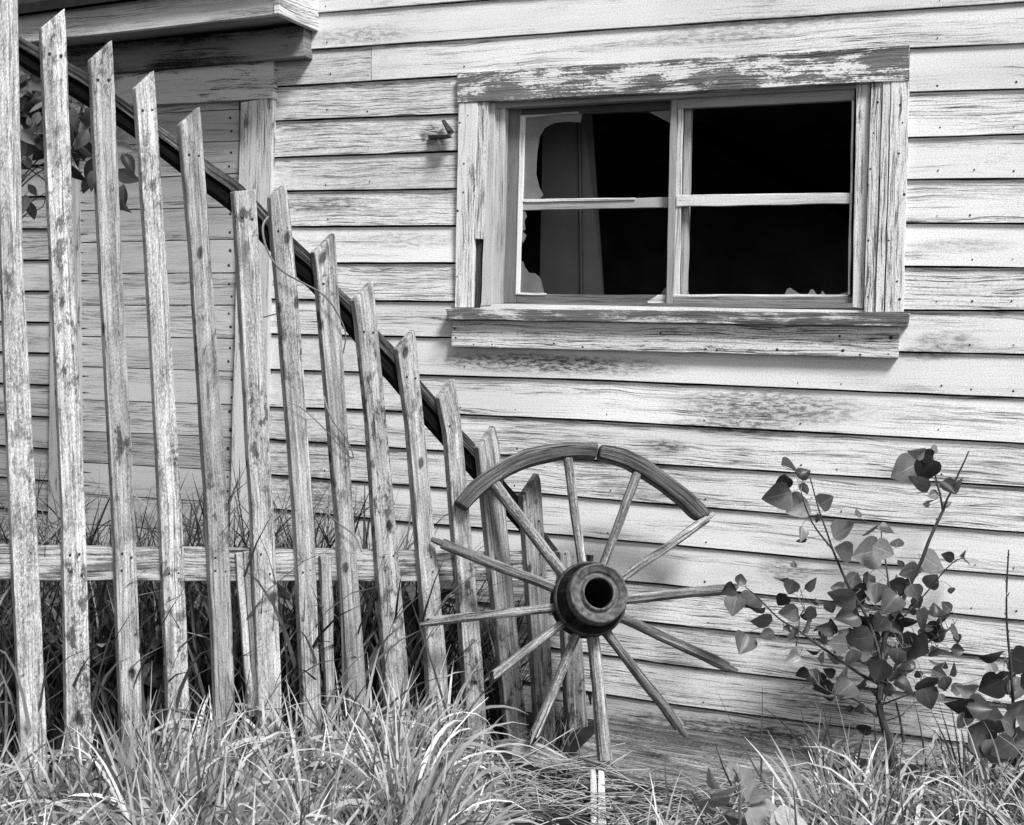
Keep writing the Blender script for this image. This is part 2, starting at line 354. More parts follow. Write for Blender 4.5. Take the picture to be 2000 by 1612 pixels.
M['stake'] = grey_wood('pale split wood', .5, .8, streak=.3, blotch=.1)
M['soil'] = plain('dark soil', .02, .95, .5, 14, .8)
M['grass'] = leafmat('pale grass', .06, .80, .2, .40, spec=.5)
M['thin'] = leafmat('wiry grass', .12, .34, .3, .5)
M['weed'] = leafmat('shaded weeds', .012, .30, .2, .55)
M['straw'] = leafmat('dry straw', .16, .6, .15, .6)
M['leaf'] = leafmat('sapling leaf', .022, .27, .30, .40, 1.0, spec=.4)
M['shrubleaf'] = leafmat('shrub leaf', .03, .20, .3, .5, .5)
M['broad'] = leafmat('pale broad leaf', .22, .44, .3, .6, .4)
M['bark'] = grey_wood('sapling bark', .03, .09, streak=.4, blotch=.3)
M['vine'] = grey_wood('vine bark', .16, .34, streak=.4, blotch=.3)
def glassmat():
    s = NT('dusty glass'); s.b.inputs['Base Color'].default_value = (.25, .25, .25, 1); s.b.inputs['Roughness'].default_value = .3
    tr = s.new('ShaderNodeBsdfTransparent'); mx = s.new('ShaderNodeMixShader')
    tc = s.new('ShaderNodeTexCoord'); mp = s.new('ShaderNodeVectorMath', operation='SCALE'); s.t.links.new(tc.outputs['Object'], mp.inputs[0]); mp.inputs['Scale'].default_value = 14
    s.put(mx.inputs[0], s.step(s.noise(mp.outputs[0], 4), .2, .8, .35, .62))
    out = [x for x in s.t.nodes if x.type == 'OUTPUT_MATERIAL'][0]
    s.t.links.new(tr.outputs[0], mx.inputs[1]); s.t.links.new(s.b.outputs[0], mx.inputs[2]); s.t.links.new(mx.outputs[0], out.inputs[0])
    return s.m
M['glass'] = glassmat()
BK = Vector((0, 1, 0))

# ------------------------------------------------------------------ ground
gb = MB(); N = 70
def gh(x, y):
    """height of the ground"""
    q = Vector((x, y, 0)); d = q - CAM; z = d.dot(FW); px = PPX + FPX * d.dot(R0) / max(z, .3)
    h = .025 * mnoise.noise(Vector((x * 1.6, y * 1.6, 0))) + .012 * mnoise.noise(Vector((x * 6, y * 6, 3)))
    if z > .5 and z < 8:
        h -= .16 * math.exp(-((px - 1040) / 75) ** 2 - ((z - 4.22) / .22) ** 2)      # hollow beside the slab
    return h
xs = [-150, -60, -25, -10] + [-4.5 + 6.5 * i / N for i in range(N + 1)] + [5, 12, 30, 70, 150]
ys = [-150, -60, -25, -10, -5] + [-3.6 + 4.2 * i / N for i in range(N + 1)] + [5, 12, 30, 70, 150]
for yy in ys:
    for xx in xs: gb.v.append(Vector((xx, yy, gh(xx, yy) if abs(xx) < 12 and yy > -12 and yy < 6 else 0)))
nx = len(xs)
for j in range(len(ys) - 1):
    for i in range(nx - 1):
        gb.face((j * nx + i, j * nx + i + 1, (j + 1) * nx + i + 1, (j + 1) * nx + i), [(xs[i], ys[j]), (xs[i + 1], ys[j]), (xs[i + 1], ys[j + 1]), (xs[i], ys[j + 1])], smooth=True)
tag(gb.build('ground', M['soil']), 'dark bare soil under the grass in front of the old house', 'ground', kind='structure')

# ------------------------------------------------------------------ the house
house = thing('abandoned_house', 'old clapboard house with peeling white paint, a broken window and a boarded doorway', 'house', (0, 0, 0))
LN = {
 1: [(630, 23), (901, 2), (2000, -82)], 2: [(615, 95), (1260, 51), (2000, 2)], 3: [(600, 164), (891, 147), (1781, 92), (2000, 83)],
 4: [(600, 232), (891, 221), (1783, 178), (2000, 172)], 5: [(600, 304), (891, 294), (1779, 267), (2000, 260)],
 6: [(600, 371), (890, 367), (1777, 349), (2000, 347)], 7: [(600, 441), (890, 439.5), (1773, 434), (2000, 435)],
 8: [(600, 512), (888, 512), (1773, 519), (2000, 521)], 9: [(582, 584), (884, 588), (1769, 604), (2000, 605)],
 10: [(582, 652), (880, 658), (1770, 686), (2000, 691)], 11: [(520, 720), (691, 725), (823, 731), (1160, 741), (2000, 776)],
 12: [(520, 793), (761, 801), (899, 808), (1160, 820), (1373, 832), (2000, 865)],
 13: [(526, 857), (713, 869), (839, 878), (1300, 906), (1741, 934), (2000, 950)],
 14: [(520, 925), (608, 932), (773, 945), (843, 950), (1060, 963), (1300, 984), (2000, 1039)],
 15: [(535, 993), (652, 1004), (778, 1017), (923, 1029), (1064, 1041), (1300, 1062), (1615, 1092), (2000, 1124)],
 16: [(535, 1060), (1227, 1134), (1300, 1141), (2000, 1211)], 17: [(535, 1126), (1237, 1211), (1300, 1218), (2000, 1288)],
 18: [(535, 1190), (1246, 1288), (1300, 1296), (2000, 1378)], 19: [(535, 1255), (1188, 1356), (1300, 1373), (1688, 1424), (2000, 1465)],
 20: [(535, 1320), (1188, 1435), (2000, 1552)], 21: [(535, 1385), (1188, 1514), (2000, 1640)], 22: [(535, 1450), (1188, 1593), (2000, 1728)]}
for k in range(0, -13, -1): LN[k] = [(x, 2 * yat(LN[k + 1], x) - yat(LN[k + 2], x)) for x in (600, 2000)]
sd = MB()
def clap(mb, top, bot, x0, x1, tone=1.0, mat=0, seed=0):
    n = max(3, int(abs(x1 - x0) / 45)); A = []; B = []
    j = R.uniform(-1, 1)
    for i in range(n + 1):
        x = lerp(x0, x1, i / n); wob = 1.3 * mnoise.noise(Vector((x * .012, seed * 3.1, 0))) + .5 * mnoise.noise(Vector((x * .05, seed * 3.1, 4)))
        A.append(wall(x, yat(top, x) + 3.9 + 1.3 * mnoise.noise(Vector((x * .02, seed * 1.7, 11))), .008)); B.append(wall(x, yat(bot, x) + wob, .020 + .002 * mnoise.noise(Vector((x * .008, seed, 7)))))
    mb.board(A, B, BK * .016, n=n + 1, tone=tone, m=mat, rows=3)
WXL = lambda y: lerp(898, 893, (y - 200) / 400)
WXR = lambda y: lerp(1770, 1758, (y - 100) / 500)
for k in range(-11, 23):
    a, b = LN[k - 1], LN[k]; tn = R.uniform(.9, 1.04)
    xl = 534 if k <= 2 else lerp(531, 515, min(1, (b[0][1] - 130) / 500))
    if k in (4, 5, 6, 7, 8, 9):
        clap(sd, a, b, xl, 906, tn, seed=k); clap(sd, a, b, 1758, 3300, tn * R.uniform(.97, 1.03), seed=k + .5)
    elif k == 3:
        clap(sd, a, b, xl, 724.3, tn * .98, seed=k); clap(sd, a, b, 725.8, 3300, tn, seed=k + .5)
    elif k in (-2, 13, 18, 16):
        j = {-2: 1500, 13: 2150, 18: 780, 16: 2080}[k]
        clap(sd, a, b, xl, j - .8, tn, seed=k); clap(sd, a, b, j + .8, 3300, tn * 1.03, seed=k + .5)
    else: clap(sd, a, b, xl, 3300, tn, seed=k)
for k, b in LN.items():                                                # nail heads
    if k < 1 or k > 20: continue
    for x in (640, 722, 905, 1010, 1190, 1378, 1560, 1640, 1835, 1900, 1980):
        if R.random() < .62 and not (3 < k < 10 and 880 < x < 1780):
            xx = x + R.uniform(-6, 6); sd.disc(wall(xx, yat(b, xx) - R.uniform(9, 17), .0198), Vector((0, -1, 0)), R.uniform(.0022, .004), 1)
sl_lines = {i: [(-300, 511 + (y - 511) * (5140 / 5507)), (67, y)] for i, y in enumerate([18 - 61.5 * q for q in range(10, 0, -1)] + [18, 79, 141, 202, 262, 322, 383, 445, 506.5, 567, 628, 688, 750, 811.5, 873.5, 935.5, 997, 1058, 1119, 1180, 1240, 1300])}
for i in range(1, 32): clap(sd, sl_lines[i - 1], sl_lines[i], -1000, 104, R.uniform(.9, 1.05), 2, seed=50 + i)
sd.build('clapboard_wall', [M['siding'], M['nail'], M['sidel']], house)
bk = MB()                                                              # sheathing behind the boards, with the window hole
W = lambda x, y: wall(x, y, -.02)
for (x0, x1, y0, y1) in ((-500, 920, -700, 1560), (1720, 2440, -700, 1560)): pass
Xs = [wall(-990, 400).x, wall(938, 400).x, wall(1700, 400).x, wall(3280, 400).x]; Zs = [-.2, wall(1300, 596).z, wall(1300, 172).z, 5.0]
for i in range(3):
    for j in range(3):
        if i == 1 and j == 1: continue
        p = [Vector((Xs[i], .024, Zs[j])), Vector((Xs[i + 1], .024, Zs[j])), Vector((Xs[i + 1], .024, Zs[j + 1])), Vector((Xs[i], .024, Zs[j + 1]))]
        bk.prism(p, BK * .08)
bk.build('sheathing', M['black'], house)
rm = MB()                                                              # the dark room behind the window
x0, x1, y0, y1, z0, z1 = Xs[0], Xs[3], .106, 3.6, -.15, 2.45
P8 = [Vector(c) for c in ((x0, y0, z0), (x1, y0, z0), (x1, y1, z0), (x0, y1, z0), (x0, y0, z1), (x1, y0, z1), (x1, y1, z1), (x0, y1, z1))]
b = len(rm.v); rm.v += P8
for f in ((0, 1, 2, 3), (4, 7, 6, 5), (1, 5, 6, 2), (3, 2, 6, 7), (0, 3, 7, 4)): rm.face(f, [(0, 0), (1, 0), (1, 1), (0, 1)])
rm.build('room_interior', M['room'], house)
bm_ = MB(); bm_.board([atz(1340, 240, 5.4), atz(1680, 420, 7.0)], [atz(1340, 262, 5.4), atz(1680, 440, 7.0)], Vector((.05, .1, .02)), n=4)
bm_.build('ceiling_beam', M['darkwood'], house)

# ---- the doorway boarded up, left
dl = [[(90, 232), (311, 221), (469, 213)], [(90, 288), (399, 278), (469, 275)], [(90, 354), (261, 348), (469, 338)], [(90, 414), (251, 409), (455, 404)],
      [(90, 475.5), (149, 474), (459, 467)], [(90, 535), (149, 534.5), (459, 532.5)], [(90, 596), (457, 596)], [(90, 656), (156, 657), (456, 661)],
      [(90, 714), (157, 716), (454, 725)], [(90, 778), (161, 781), (452, 790)], [(90, 839), (164, 842), (451, 854)], [(90, 899), (166, 903), (449, 919)],
      [(90, 960), (167, 965), (447, 982)], [(90, 1018), (169, 1024), (446, 1043)], [(90, 1077), (446, 1104)]]
dl.insert(0, [(90, 172), (469, 150)])
db = MB()
for i in range(1, len(dl)):
    a, b = dl[i - 1], dl[i]; A = [wall(x, yat(a, x) + 1.4, .016) for x in (96, 200, 330, 466)]; B = [wall(x, yat(b, x) - .6, .016) for x in (96, 200, 330, 466)]
    db.board(A, B, BK * .03, n=10, tone=R.uniform(.85, 1.08) * (1.0 if i < 12 else .85), wob=.0015, rows=2)
    for yy in (.28, .72):
        for x in (153, 452 - i * .3):
            y_ = lerp(yat(a, x), yat(b, x), yy + R.uniform(-.08, .08)); db.disc(wall(x + R.uniform(-4, 4), y_, .0165), Vector((0, -1, 0)), R.uniform(.005, .008), 1)
            if x < 200:                                                # rust run beside the nail
                l_ = R.uniform(9, 26); db.prism([wall(x - 3, y_ - R.uniform(1.5, 4), .0168), wall(x + l_, y_ + R.uniform(-1, 1), .0168), wall(x - 3, y_ + R.uniform(1.5, 4), .0168)], BK * .0006, 1)
door = db.build('doorway_boards', [M['door'], M['nail']], house); door['label'] = 'grey boarded-up doorway of narrow flush boards'
cs = MB(); cs.quad(wall(470, 200, .04), wall(533, 190, .04), wall(514, 1110, .04), wall(446, 1110, .04), BK * .03, False, n=20, wob=.002, rows=2, tone=.85)
cs.build('door_casing', M['casing'], door, .002)
cs = MB(); cs.quad(wall(104, 205, .04), wall(148, 203, .04), wall(158, 1110, .04), wall(92, 1110, .04), BK * .03, False, n=20, wob=.002, rows=2, tone=.62)
cs.build('door_casing', M['casing'], door, .002)
cs = MB(); cs.quad(wall(80, 150, .045), wall(534, 114, .045), wall(534, 192, .045), wall(80, 216, .045), BK * .035, True, n=16, wob=.002, rows=2, tone=.86)
cs.build('door_head', M['casing'], door, .002)

# ---- the canopy over the doorway
D = solve_off(625, 63, 548); DF = solve_off(613, 113, 593)
cn = MB()
A = [wall(x, yat([(37, 32), (275, 0)], x), D) for x in (-330, 100, 300, 540)]; B = [wall(x, yat([(131, 74), (540, 28)], x), D) for x in (-330, 100, 300, 540)]
cn.board(A, B, BK * .025, n=16, rows=2, tone=.9)
canopy = cn.build('door_canopy', M['canopy'], house, .002)
W0 = wall(625, 63)
c2 = MB(); s0 = Vector((W0.x, -D - .01, W0.z)); s1 = Vector((W0.x, -.002, W0.z)); up = Vector((0, 0, .32))
c2.board([s0 + up, s1 + up * 1.3], [s0, s1], Vector((-.024, 0, 0)), n=8, rows=2, tone=1.2); c2.build('canopy_end_board', M['canopy'], canopy, .002)
c3 = MB(); f0, f1 = wall(-330, yat([(131, 74), (540, 28)], -330) - 3, D - .03), wall(538, 24, D - .03)
k0 = Vector((f0.x, -.003, f0.z + .015)); k1 = Vector((f1.x + .03, -.003, f1.z + .015))
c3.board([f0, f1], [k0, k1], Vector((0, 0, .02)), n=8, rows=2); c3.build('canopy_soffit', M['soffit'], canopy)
c4 = MB(); t0, t1 = wall(-330, yat([(37, 32), (275, 0)], -330) - 4, D + .05), wall(560, -44, D + .05)
c4.board([t0 + Vector((0, D + .05, .35)), t1 + Vector((0, D + .05, .35))], [t0, t1], Vector((0, 0, .04)), n=8); c4.build('canopy_roof', M['roof'], canopy)
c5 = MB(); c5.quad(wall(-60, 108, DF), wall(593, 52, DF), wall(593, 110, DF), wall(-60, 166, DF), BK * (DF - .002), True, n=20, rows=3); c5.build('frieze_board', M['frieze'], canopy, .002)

# ---- the window
h = MB()
h.quad(wall(893, 143, .04), wall(1776, 88, .04), wall(1776, 157, .04), wall(893, 201, .04), BK * .036, True, n=40, rows=4, wob=.003)
win = h.build('window_frame', M['head'], house, .002); win['label'] = 'broken two-sash window in peeling white casing'
def wpart(name, mat, boards, bevel=.0015, nails=()):
    mb = MB()
    for (tl, tr, br, bl, off, th, hz, tone) in boards:
        mb.quad(wall(*tl, off), wall(*tr, off), wall(*br, off), wall(*bl, off), BK * th, hz, n=26, rows=2, wob=.0022, tone=tone)
    for (x, y, off, r) in nails: mb.disc(wall(x, y, off), Vector((0, -1, 0)), r, 1)
    return mb.build(name, [M[mat], M['nail']], win, bevel)
wpart('side_casing', 'casing', [((896, 201.5), (932, 200), (922, 601), (888, 601), .036, .034, False, 1.0)], nails=[(898, 240, .0365, .004), (906, 320, .0365, .004), (905, 376, .0365, .004), (894, 412, .0365, .005), (914, 226, .0365, .003), (893, 540, .0365, .003)])
wpart('side_casing', 'casing', [((1741, 159), (1776, 157.5), (1764.5, 610), (1728, 610), .036, .034, False, 1.03), ((1724.5, 160), (1739.5, 159), (1726, 610), (1710, 610), .034, .032, False, .97)],
      nails=[(1756, 300, .0365, .004), (1766, 380, .0365, .005), (1758, 205, .0365, .004), (1763, 240, .0365, .003), (1752, 550, .0365, .004), (1736, 470, .0365, .003), (1757, 585, .0365, .005)])
wpart('blind_stop', 'casing', [((933.5, 200), (953, 199), (940, 467), (925, 467), .031, .028, False, .98)])
wpart('blind_stop', 'casing', [((1701.5, 163), (1723.5, 160), (1708.5, 610), (1687, 610), .028, .03, False, 1.0)], nails=[(1714, 200, .0285, .005), (1706, 260, .0285, .003), (1700, 330, .0285, .004), (1696, 470, .0285, .004), (1695, 580, .0285, .003)])
wpart('blind_stop', 'darkwood', [((926, 465), (939, 465), (938, 601), (923, 601), .012, .02, False, 6.0)])  # stop is missing here; dark strip puts the groove's shade into colour
wpart('jamb', 'sash', [((953.5, 200), (967, 201), (959, 596), (939.5, 598), .012, .05, False, 1.35), ((967.5, 203), (987, 208), (975.5, 593), (959.5, 595), -.005, .06, False, 1.5)])
wpart('jamb', 'casing', [((1673, 165), (1700.5, 163), (1686, 603), (1664.5, 600), .010, .06, False, .97)])
wpart('head_stop', 'sash', [((953, 198), (1702, 161), (1702, 170.5), (958, 212), .004, .05, True, 1.0)])
# left sash, deeper in the frame; right sash in front of it
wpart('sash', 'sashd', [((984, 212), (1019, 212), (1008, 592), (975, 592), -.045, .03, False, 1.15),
                        ((1019, 214), (1312, 198), (1312, 214.5), (1019, 228), -.046, .03, True, .45),  # top rail's low tone puts its shade into the colour
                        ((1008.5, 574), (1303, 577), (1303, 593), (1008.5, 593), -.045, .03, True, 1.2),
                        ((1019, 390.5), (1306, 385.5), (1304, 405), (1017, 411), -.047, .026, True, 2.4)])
wpart('putty', 'putty', [((1016, 226), (1026, 228), (1014, 574), (1006.5, 574), -.041, .012, False, 1.0), ((1018, 225.5), (1130, 218), (1130, 222), (1018, 230), -.0415, .01, True, .8),
                         ((1006.5, 570.5), (1066, 573), (1066, 577), (1006.5, 575.5), -.0415, .012, True, 1.0), ((1019, 389), (1240, 386), (1240, 391), (1019, 395), -.0415, .01, True, .95)])
wpart('sash', 'sash', [((1310, 191), (1323, 190.5), (1314.5, 593), (1301, 593), -.012, .04, False, 1.0),
                       ((1323.2, 180), (1670, 172), (1668, 195), (1323.2, 212), -.013, .03, True, .95),
                       ((1310, 192), (1323, 182), (1323, 213), (1310, 213), -.0125, .03, True, .95),
                       ((1315, 579.5), (1664, 579.5), (1664, 592), (1315, 593), -.012, .03, True, .72),
                       ((1321, 383.5), (1664, 378), (1664, 397), (1321, 403.5), -.014, .028, True, 1.75)])
wpart('putty', 'putty', [((1324, 211), (1334, 210), (1326.5, 577), (1315, 577), -.020, .012, False, .85), ((1314, 575), (1657, 575.5), (1657, 580), (1314, 580), -.0185, .012, True, 1.0),
                         ((1664, 196), (1668, 196), (1660, 576), (1655.5, 576), -.0185, .012, False, 1.0), ((1321, 381), (1664, 376.5), (1664, 379), (1321, 384), -.0195, .01, True, .95)])
wpart('meeting_stile', 'sash', [((1337, 212), (1350.5, 210), (1340.5, 577), (1328, 577), -.052, .03, False, 1.25)])
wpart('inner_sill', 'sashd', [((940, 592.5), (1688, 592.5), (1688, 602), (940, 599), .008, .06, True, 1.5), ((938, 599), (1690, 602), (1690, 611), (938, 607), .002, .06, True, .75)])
wpart('sill', 'sill', [((869, 602), (1776, 611.5), (1772, 638), (876, 624), .075, .08, True, 1.0)], .003)
wpart('apron', 'casing', [((883, 625.5), (1758, 639), (1754, 699.5), (881, 677), .044, .04, True, 1.0)], .002,
      nails=[(888, 642, .0445, .004), (890, 660, .0445, .004), (925, 673, .0445, .003), (961, 673, .0445, .003), (1082, 671, .0445, .004), (1138, 678, .0445, .004), (1290, 651, .0445, .004), (1640, 657, .0445, .005), (1646, 685, .0445, .006), (1378, 682, .0445, .004), (1400, 684, .0445, .004), (1518, 683, .0445, .005), (1680, 693, .0445, .004), (1735, 692, .0445, .003), (1740, 660, .0445, .007)])
def shard(pts, off):
    mb = MB(); mb.prism([wall(x, y, off) for x, y in pts], BK * .003)
    return mb.build('glass_shard', M['glass'], win)
shard([(1020, 226), (1138, 219), (1134, 239), (1108, 238), (1083, 240), (1064, 250), (1054, 268), (1049, 300), (1047, 340), (1053, 366), (1061, 381), (1052, 391), (1018, 393)], -.05)
shard([(1016, 409), (1024, 410), (1029, 423), (1024, 432), (1026, 448), (1020, 452), (1028, 460), (1022, 474), (1014, 470)], -.05)
shard([(1013, 506), (1022, 512), (1025, 522), (1033, 533), (1045, 534), (1055, 543), (1063, 575), (1010, 574)], -.05)
shard([(1267, 219), (1309, 216), (1309, 241), (1290, 231)], -.05)
shard([(1290, 577), (1296, 565), (1303, 560), (1303, 577)], -.05)
shard([(1531, 578), (1537, 565), (1543, 562), (1552, 568), (1568, 578)], -.021)
shard([(1576, 578), (1583, 566), (1588, 565), (1597, 578)], -.021)
shard([(1601, 578), (1606, 568), (1614, 578)], -.021)
shard([(1338, 577), (1341, 566), (1348, 577)], -.056)
shard([(1634, 577), (1656, 570), (1656, 577)], -.021)
lg = MB(); lg.prism([wall(1264, 589, -.03), wall(1285, 576, -.03), wall(1300, 576, -.03), wall(1300, 592, -.03), wall(1266, 592, -.03)], BK * .004); lg.build('paint_flake', M['putty'], win)

# ---- bent iron bracket on the wall beside the window
hb = MB(); o = .017
hb.tube([wall(843, 268, o), wall(846, 268, .03), wall(862, 268, .06), wall(879, 266, .07), wall(880, 258, .06), wall(866, 236, .03)], [.015, .016, .016, .015, .014, .008], 6, sq=(1, .6), boxy=.7, smooth=False)
hk = hb.build('iron_bracket', M['nail'], house); hk['label'] = 'bent rusty iron bracket on the wall left of the window'

# ---- curtain inside the window
ct = MB(); cols = [(1061, 1053, .50), (1128, 1131, .485), (1131, 1136, .46), (1136, 1140, .50), (1154, 1183, .56)]
T = [(wall(a, 190, -z), wall(b_, 620, -z)) for a, b_, z in cols]
for (p, q), (r_, s_) in zip(T, T[1:]):
    b = len(ct.v); ct.v += [p, q, s_, r_]; ct.face((b, b + 1, b + 2, b + 3), [(0, 0), (0, 1), (.1, 1), (.1, 0)], smooth=False)
cto = ct.build('curtain', M['curtain']); md = cto.modifiers.new('solid', 'SOLIDIFY'); md.thickness = .003
tag(cto, 'pale straight curtain hanging in the dark room behind the broken left panes', 'curtain')

# ------------------------------------------------------------------ the picket fence
PHI = math.radians(35)
FQ = atz(1120, 1200, 4.52); FD = R0 * math.cos(PHI) + FW * math.sin(PHI); FN = R0 * math.sin(PHI) - FW * math.cos(PHI)
def fen(x, y, off=0.0): return onp(x, y, FQ + FN * off, FN)
fl = fen(300, 1400); fence = thing('picket_fence', 'grey unpainted picket fence with slanted tops stepping down towards the house', 'fence', (fl.x, fl.y, 0))
# per picket: left edge polyline (shoulder first), right edge polyline (peak first), tone
PK = [([(-240, -330), (-200, 800), (-170, 1418), (-158, 1750)], [(-186, -380), (-182, -330), (-150, 500), (-112, 1418), (-100, 1750)], .9),
 ([(-128, -200), (-90, 800), (-66, 1418), (-58, 1680)], [(-76, -244), (-70, -200), (-40, 500), (-12, 1418), (-4, 1680)], .8),
 ([(-20, -70), (-13, 0), (13, 800), (21, 1000), (40, 1418), (46, 1600)], [(28, -110), (35, 0), (45, 500), (72, 1000), (91, 1418), (97, 1600)], 1.0),
 ([(81, 54), (100, 500), (123, 1000), (131, 1437), (134, 1600)], [(127, 16), (129, 40), (147, 540), (167, 1000), (178, 1380), (183, 1600)], 1.04),
 ([(177, 116), (196, 500), (222, 1000), (237, 1400), (242, 1600)], [(219, 78), (221, 100), (240, 536), (264, 1000), (279, 1418), (284, 1600)], .80),
 ([(265, 171), (287, 500), (314, 1000), (327, 1334), (334, 1560)], [(301.5, 137), (303, 150), (327, 536), (356, 1000), (369, 1323), (376, 1560)], 1.02),
 ([(352, 243), (375, 500), (405, 1000), (421, 1342), (427, 1540)], [(391, 208), (393, 222), (415, 536), (446, 1000), (457, 1304), (464, 1540)], .70),
 ([(457, 374), (466, 500), (487, 900), (493.5, 1000), (505, 1342), (511, 1530)], [(500, 370), (507, 500), (531, 930), (535, 1000), (549, 1304), (555, 1530)], .88),
 ([(529, 385), (531, 430), (543, 560), (577, 1000), (592, 1342), (598, 1510)], [(558, 359), (565, 390), (580, 539), (613, 1000), (626, 1334), (632, 1510)], .80),
 ([(614, 493), (618, 520), (659, 1000), (680, 1334), (688, 1500)], [(654, 455), (656, 475), (688.5, 975), (715, 1330), (722, 1500)], .72),
 ([(692, 587), (698, 625), (720, 830), (734, 1051), (754, 1310), (762, 1490)], [(729, 548), (732, 574), (756, 830), (776, 1051), (798, 1315), (806, 1490)], .80),
 ([(777, 682), (798, 830), (836, 1291), (846, 1480)], [(810, 644), (813.5, 665), (829, 830), (873, 1291), (884, 1480)], .84),
 ([(858, 778), (873, 850), (907, 1291), (917, 1470)], [(888, 740), (892, 760), (902, 830), (943, 1291), (954, 1470)], .84),
 ([(935, 875), (989, 1402), (996, 1470)], [(967, 832), (975, 862), (1028, 1402), (1034, 1470)], .66),
 ([(1021, 972), (1052, 1431), (1056, 1490)], [(1052, 925), (1057, 940), (1086, 1431), (1090, 1490)], .62),
 ([(1094, 1079), (1113, 1436), (1116, 1490)], [(1126, 1075), (1150, 1436), (1153, 1490)], .60)]
for i, (l, r_, tn) in enumerate(PK):
    mb = MB(); tw = [R.uniform(-.004, .004), R.uniform(-.004, .004)]
    off = .030 + R.uniform(-.003, .003)
    mb.board([fen(x, y, off) for x, y in l], [fen(x, y, off + tw[0]) for x, y in r_], -FN * .032, n=46, rnd=((i - 2) * .618) % 1, tone=tn, wob=.0013, rows=4)
    for yy in (1085, 1118):                                            # nails at the lower rail
        for t in (.3, .72):
            xl = yat([(y, x) for x, y in l], yy); xr = yat([(y, x) for x, y in r_], yy); xx = lerp(xl, xr, t) + R.uniform(-2, 2)
            if R.random() < .6: mb.disc(fen(xx, yy + R.uniform(-6, 6), off + .0015), FN, .004, 1)
    yy = l[0][1] + R.uniform(40, 65)
    for t in (.28, .75):
        xl = yat([(y, x) for x, y in l], yy); xr = yat([(y, x) for x, y in r_], yy); mb.disc(fen(lerp(xl, xr, t), yy + R.uniform(-5, 5), off + .0015), FN, .0045, 1)
    mb.build('picket', [M['picket'], M['nail']], fence, .003)
UP = [(-270, -130), (-60, 10), (37, 69), (80, 97), (134, 122), (178, 147), (228, 186), (265, 214), (311, 243), (355, 275), (400, 311), (476, 363), (502, 395), (576, 469), (615, 502), (661, 563), (693, 591), (741, 650), (776, 684), (823, 747), (856, 782), (899, 836), (934, 873), (982, 938), (1019, 977), (1069, 1047), (1093, 1078)]
LO = [(-270, -78), (-60, 60), (37, 116), (80, 144), (134, 174), (178, 203), (228, 234), (265, 260), (313, 295), (357, 330), (404, 368), (457, 405), (506, 455), (536, 486), (578, 530), (617, 561), (667, 620), (695, 655), (750, 721), (780, 756), (830, 817), (860, 849), (906, 904), (936, 935), (985, 990), (1030, 1040), (1060, 1075), (1093, 1100)]
XX = list(range(-270, 1094, 30)) + [1093]
def rstrip(mb, a, b_, off, th, m, tone=1.0):
    A = [fen(x, lerp(yat(UP, x), yat(LO, x), a), off) for x in XX]; B = [fen(x, lerp(yat(UP, x), yat(LO, x), b_), off) for x in XX]
    mb.board(A, B, -FN * th, n=58, m=m, rows=1, tone=tone, wob=.002)
mb = MB(); rstrip(mb, 0, .24, -.002, .03, 0, 1.0); rstrip(mb, .27, .46, 0.0, .05, 0, .9); rstrip(mb, .46, 1.0, -.012, .05, 1)
tr = mb.build('top_rail', [M['rail'], M['darkwood']], fence); tr['label'] = 'dark sagging diagonal rail behind the picket tops'
mb = MB(); xs_ = [-260, -80, 0, 180, 350, 530, 700, 830, 960, 1092]; tp = [(-80, 1066), (0, 1067), (350, 1071), (700, 1075), (960, 1080), (1100, 1078)]
mb.board([fen(x, yat(tp, x) + 1.5 * mnoise.noise(Vector((x * .02, 1, 1))), 0) for x in xs_], [fen(x, 1135, 0) for x in xs_], -FN * .035, n=60, rows=3, wob=.003)
lr = mb.build('bottom_rail', M['railw'], fence, .003); lr['label'] = 'horizontal lower rail with flaking white paint'
for (tl, tr_, br, bl, off, th, tn) in (((461, 1082), (475, 1079), (497, 1400), (486, 1400), .016, .014, .9), ((476, 1079), (487, 1076), (505, 1400), (498, 1400), .012, .012, .6), ((626, 1087), (649, 1087), (655, 1400), (640, 1400), .022, .018, .75)):
    mb = MB(); mb.quad(fen(*tl, off), fen(*tr_, off), fen(*br, off), fen(*bl, off), -FN * th, False, n=20, tone=tn, rows=2, wob=.003); mb.build('slat', M['picket'], fence, .002)
mb = MB(); mb.quad(fen(1152, 1085, -.02), fen(1190, 1084, -.02), fen(1188, 1500, -.02), fen(1154, 1500, -.02), -FN * .05, False, n=20, tone=.9, rows=2, wob=.008); mb.build('end_upright', M['rail'], fence, .003)  # dark upright strip beyond the last picket

# ------------------------------------------------------------------ the wagon wheel
wc_px = (1146, 1174); ZC = 4.13
bvec = -ray(*wc_px).normalized()
WN = (bvec + CR * math.tan(math.radians(14.5)) + CU * math.tan(math.radians(9.5))).normalized()
WO = atz(*wc_px, ZC)
def whp(x, y, off=0.0): return onp(x, y, WO + WN * off, WN)
wheel = thing('wagon_wheel', 'broken wooden wagon wheel with half its rim gone leaning on the house wall', 'wheel', (WO.x, WO.y, 0))
hub = MB()
hub.lathe(WO, WN, [(-.12, .0), (-.12, .085), (-.06, .10), (-.035, .112), (-.03, .118), (.03, .118), (.045, .119), (.06, .114), (.10, .107), (.145, .090), (.148, .07)], 44)
ho = hub.build('hub', M['barrel'], wheel)
hub = MB(); hub.lathe(WO, WN, [(.04, .1205), (.04, .1225), (.058, .1205), (.058, .112)], 44); hub.build('hub_band', M['iron'], ho)
hub = MB(); hub.lathe(WO, WN, [(.120, .095), (.120, .0985), (.163, .0945), (.167, .091), (.166, .088), (.161, .086), (.160, .071), (.154, .069), (.150, .066), (.150, .060), (.157, .0575), (.164, .0535), (.165, .0485), (.150, .047)], 44)
b = len(hub.f); hub.build('hub_cap', M['ironl'], ho)
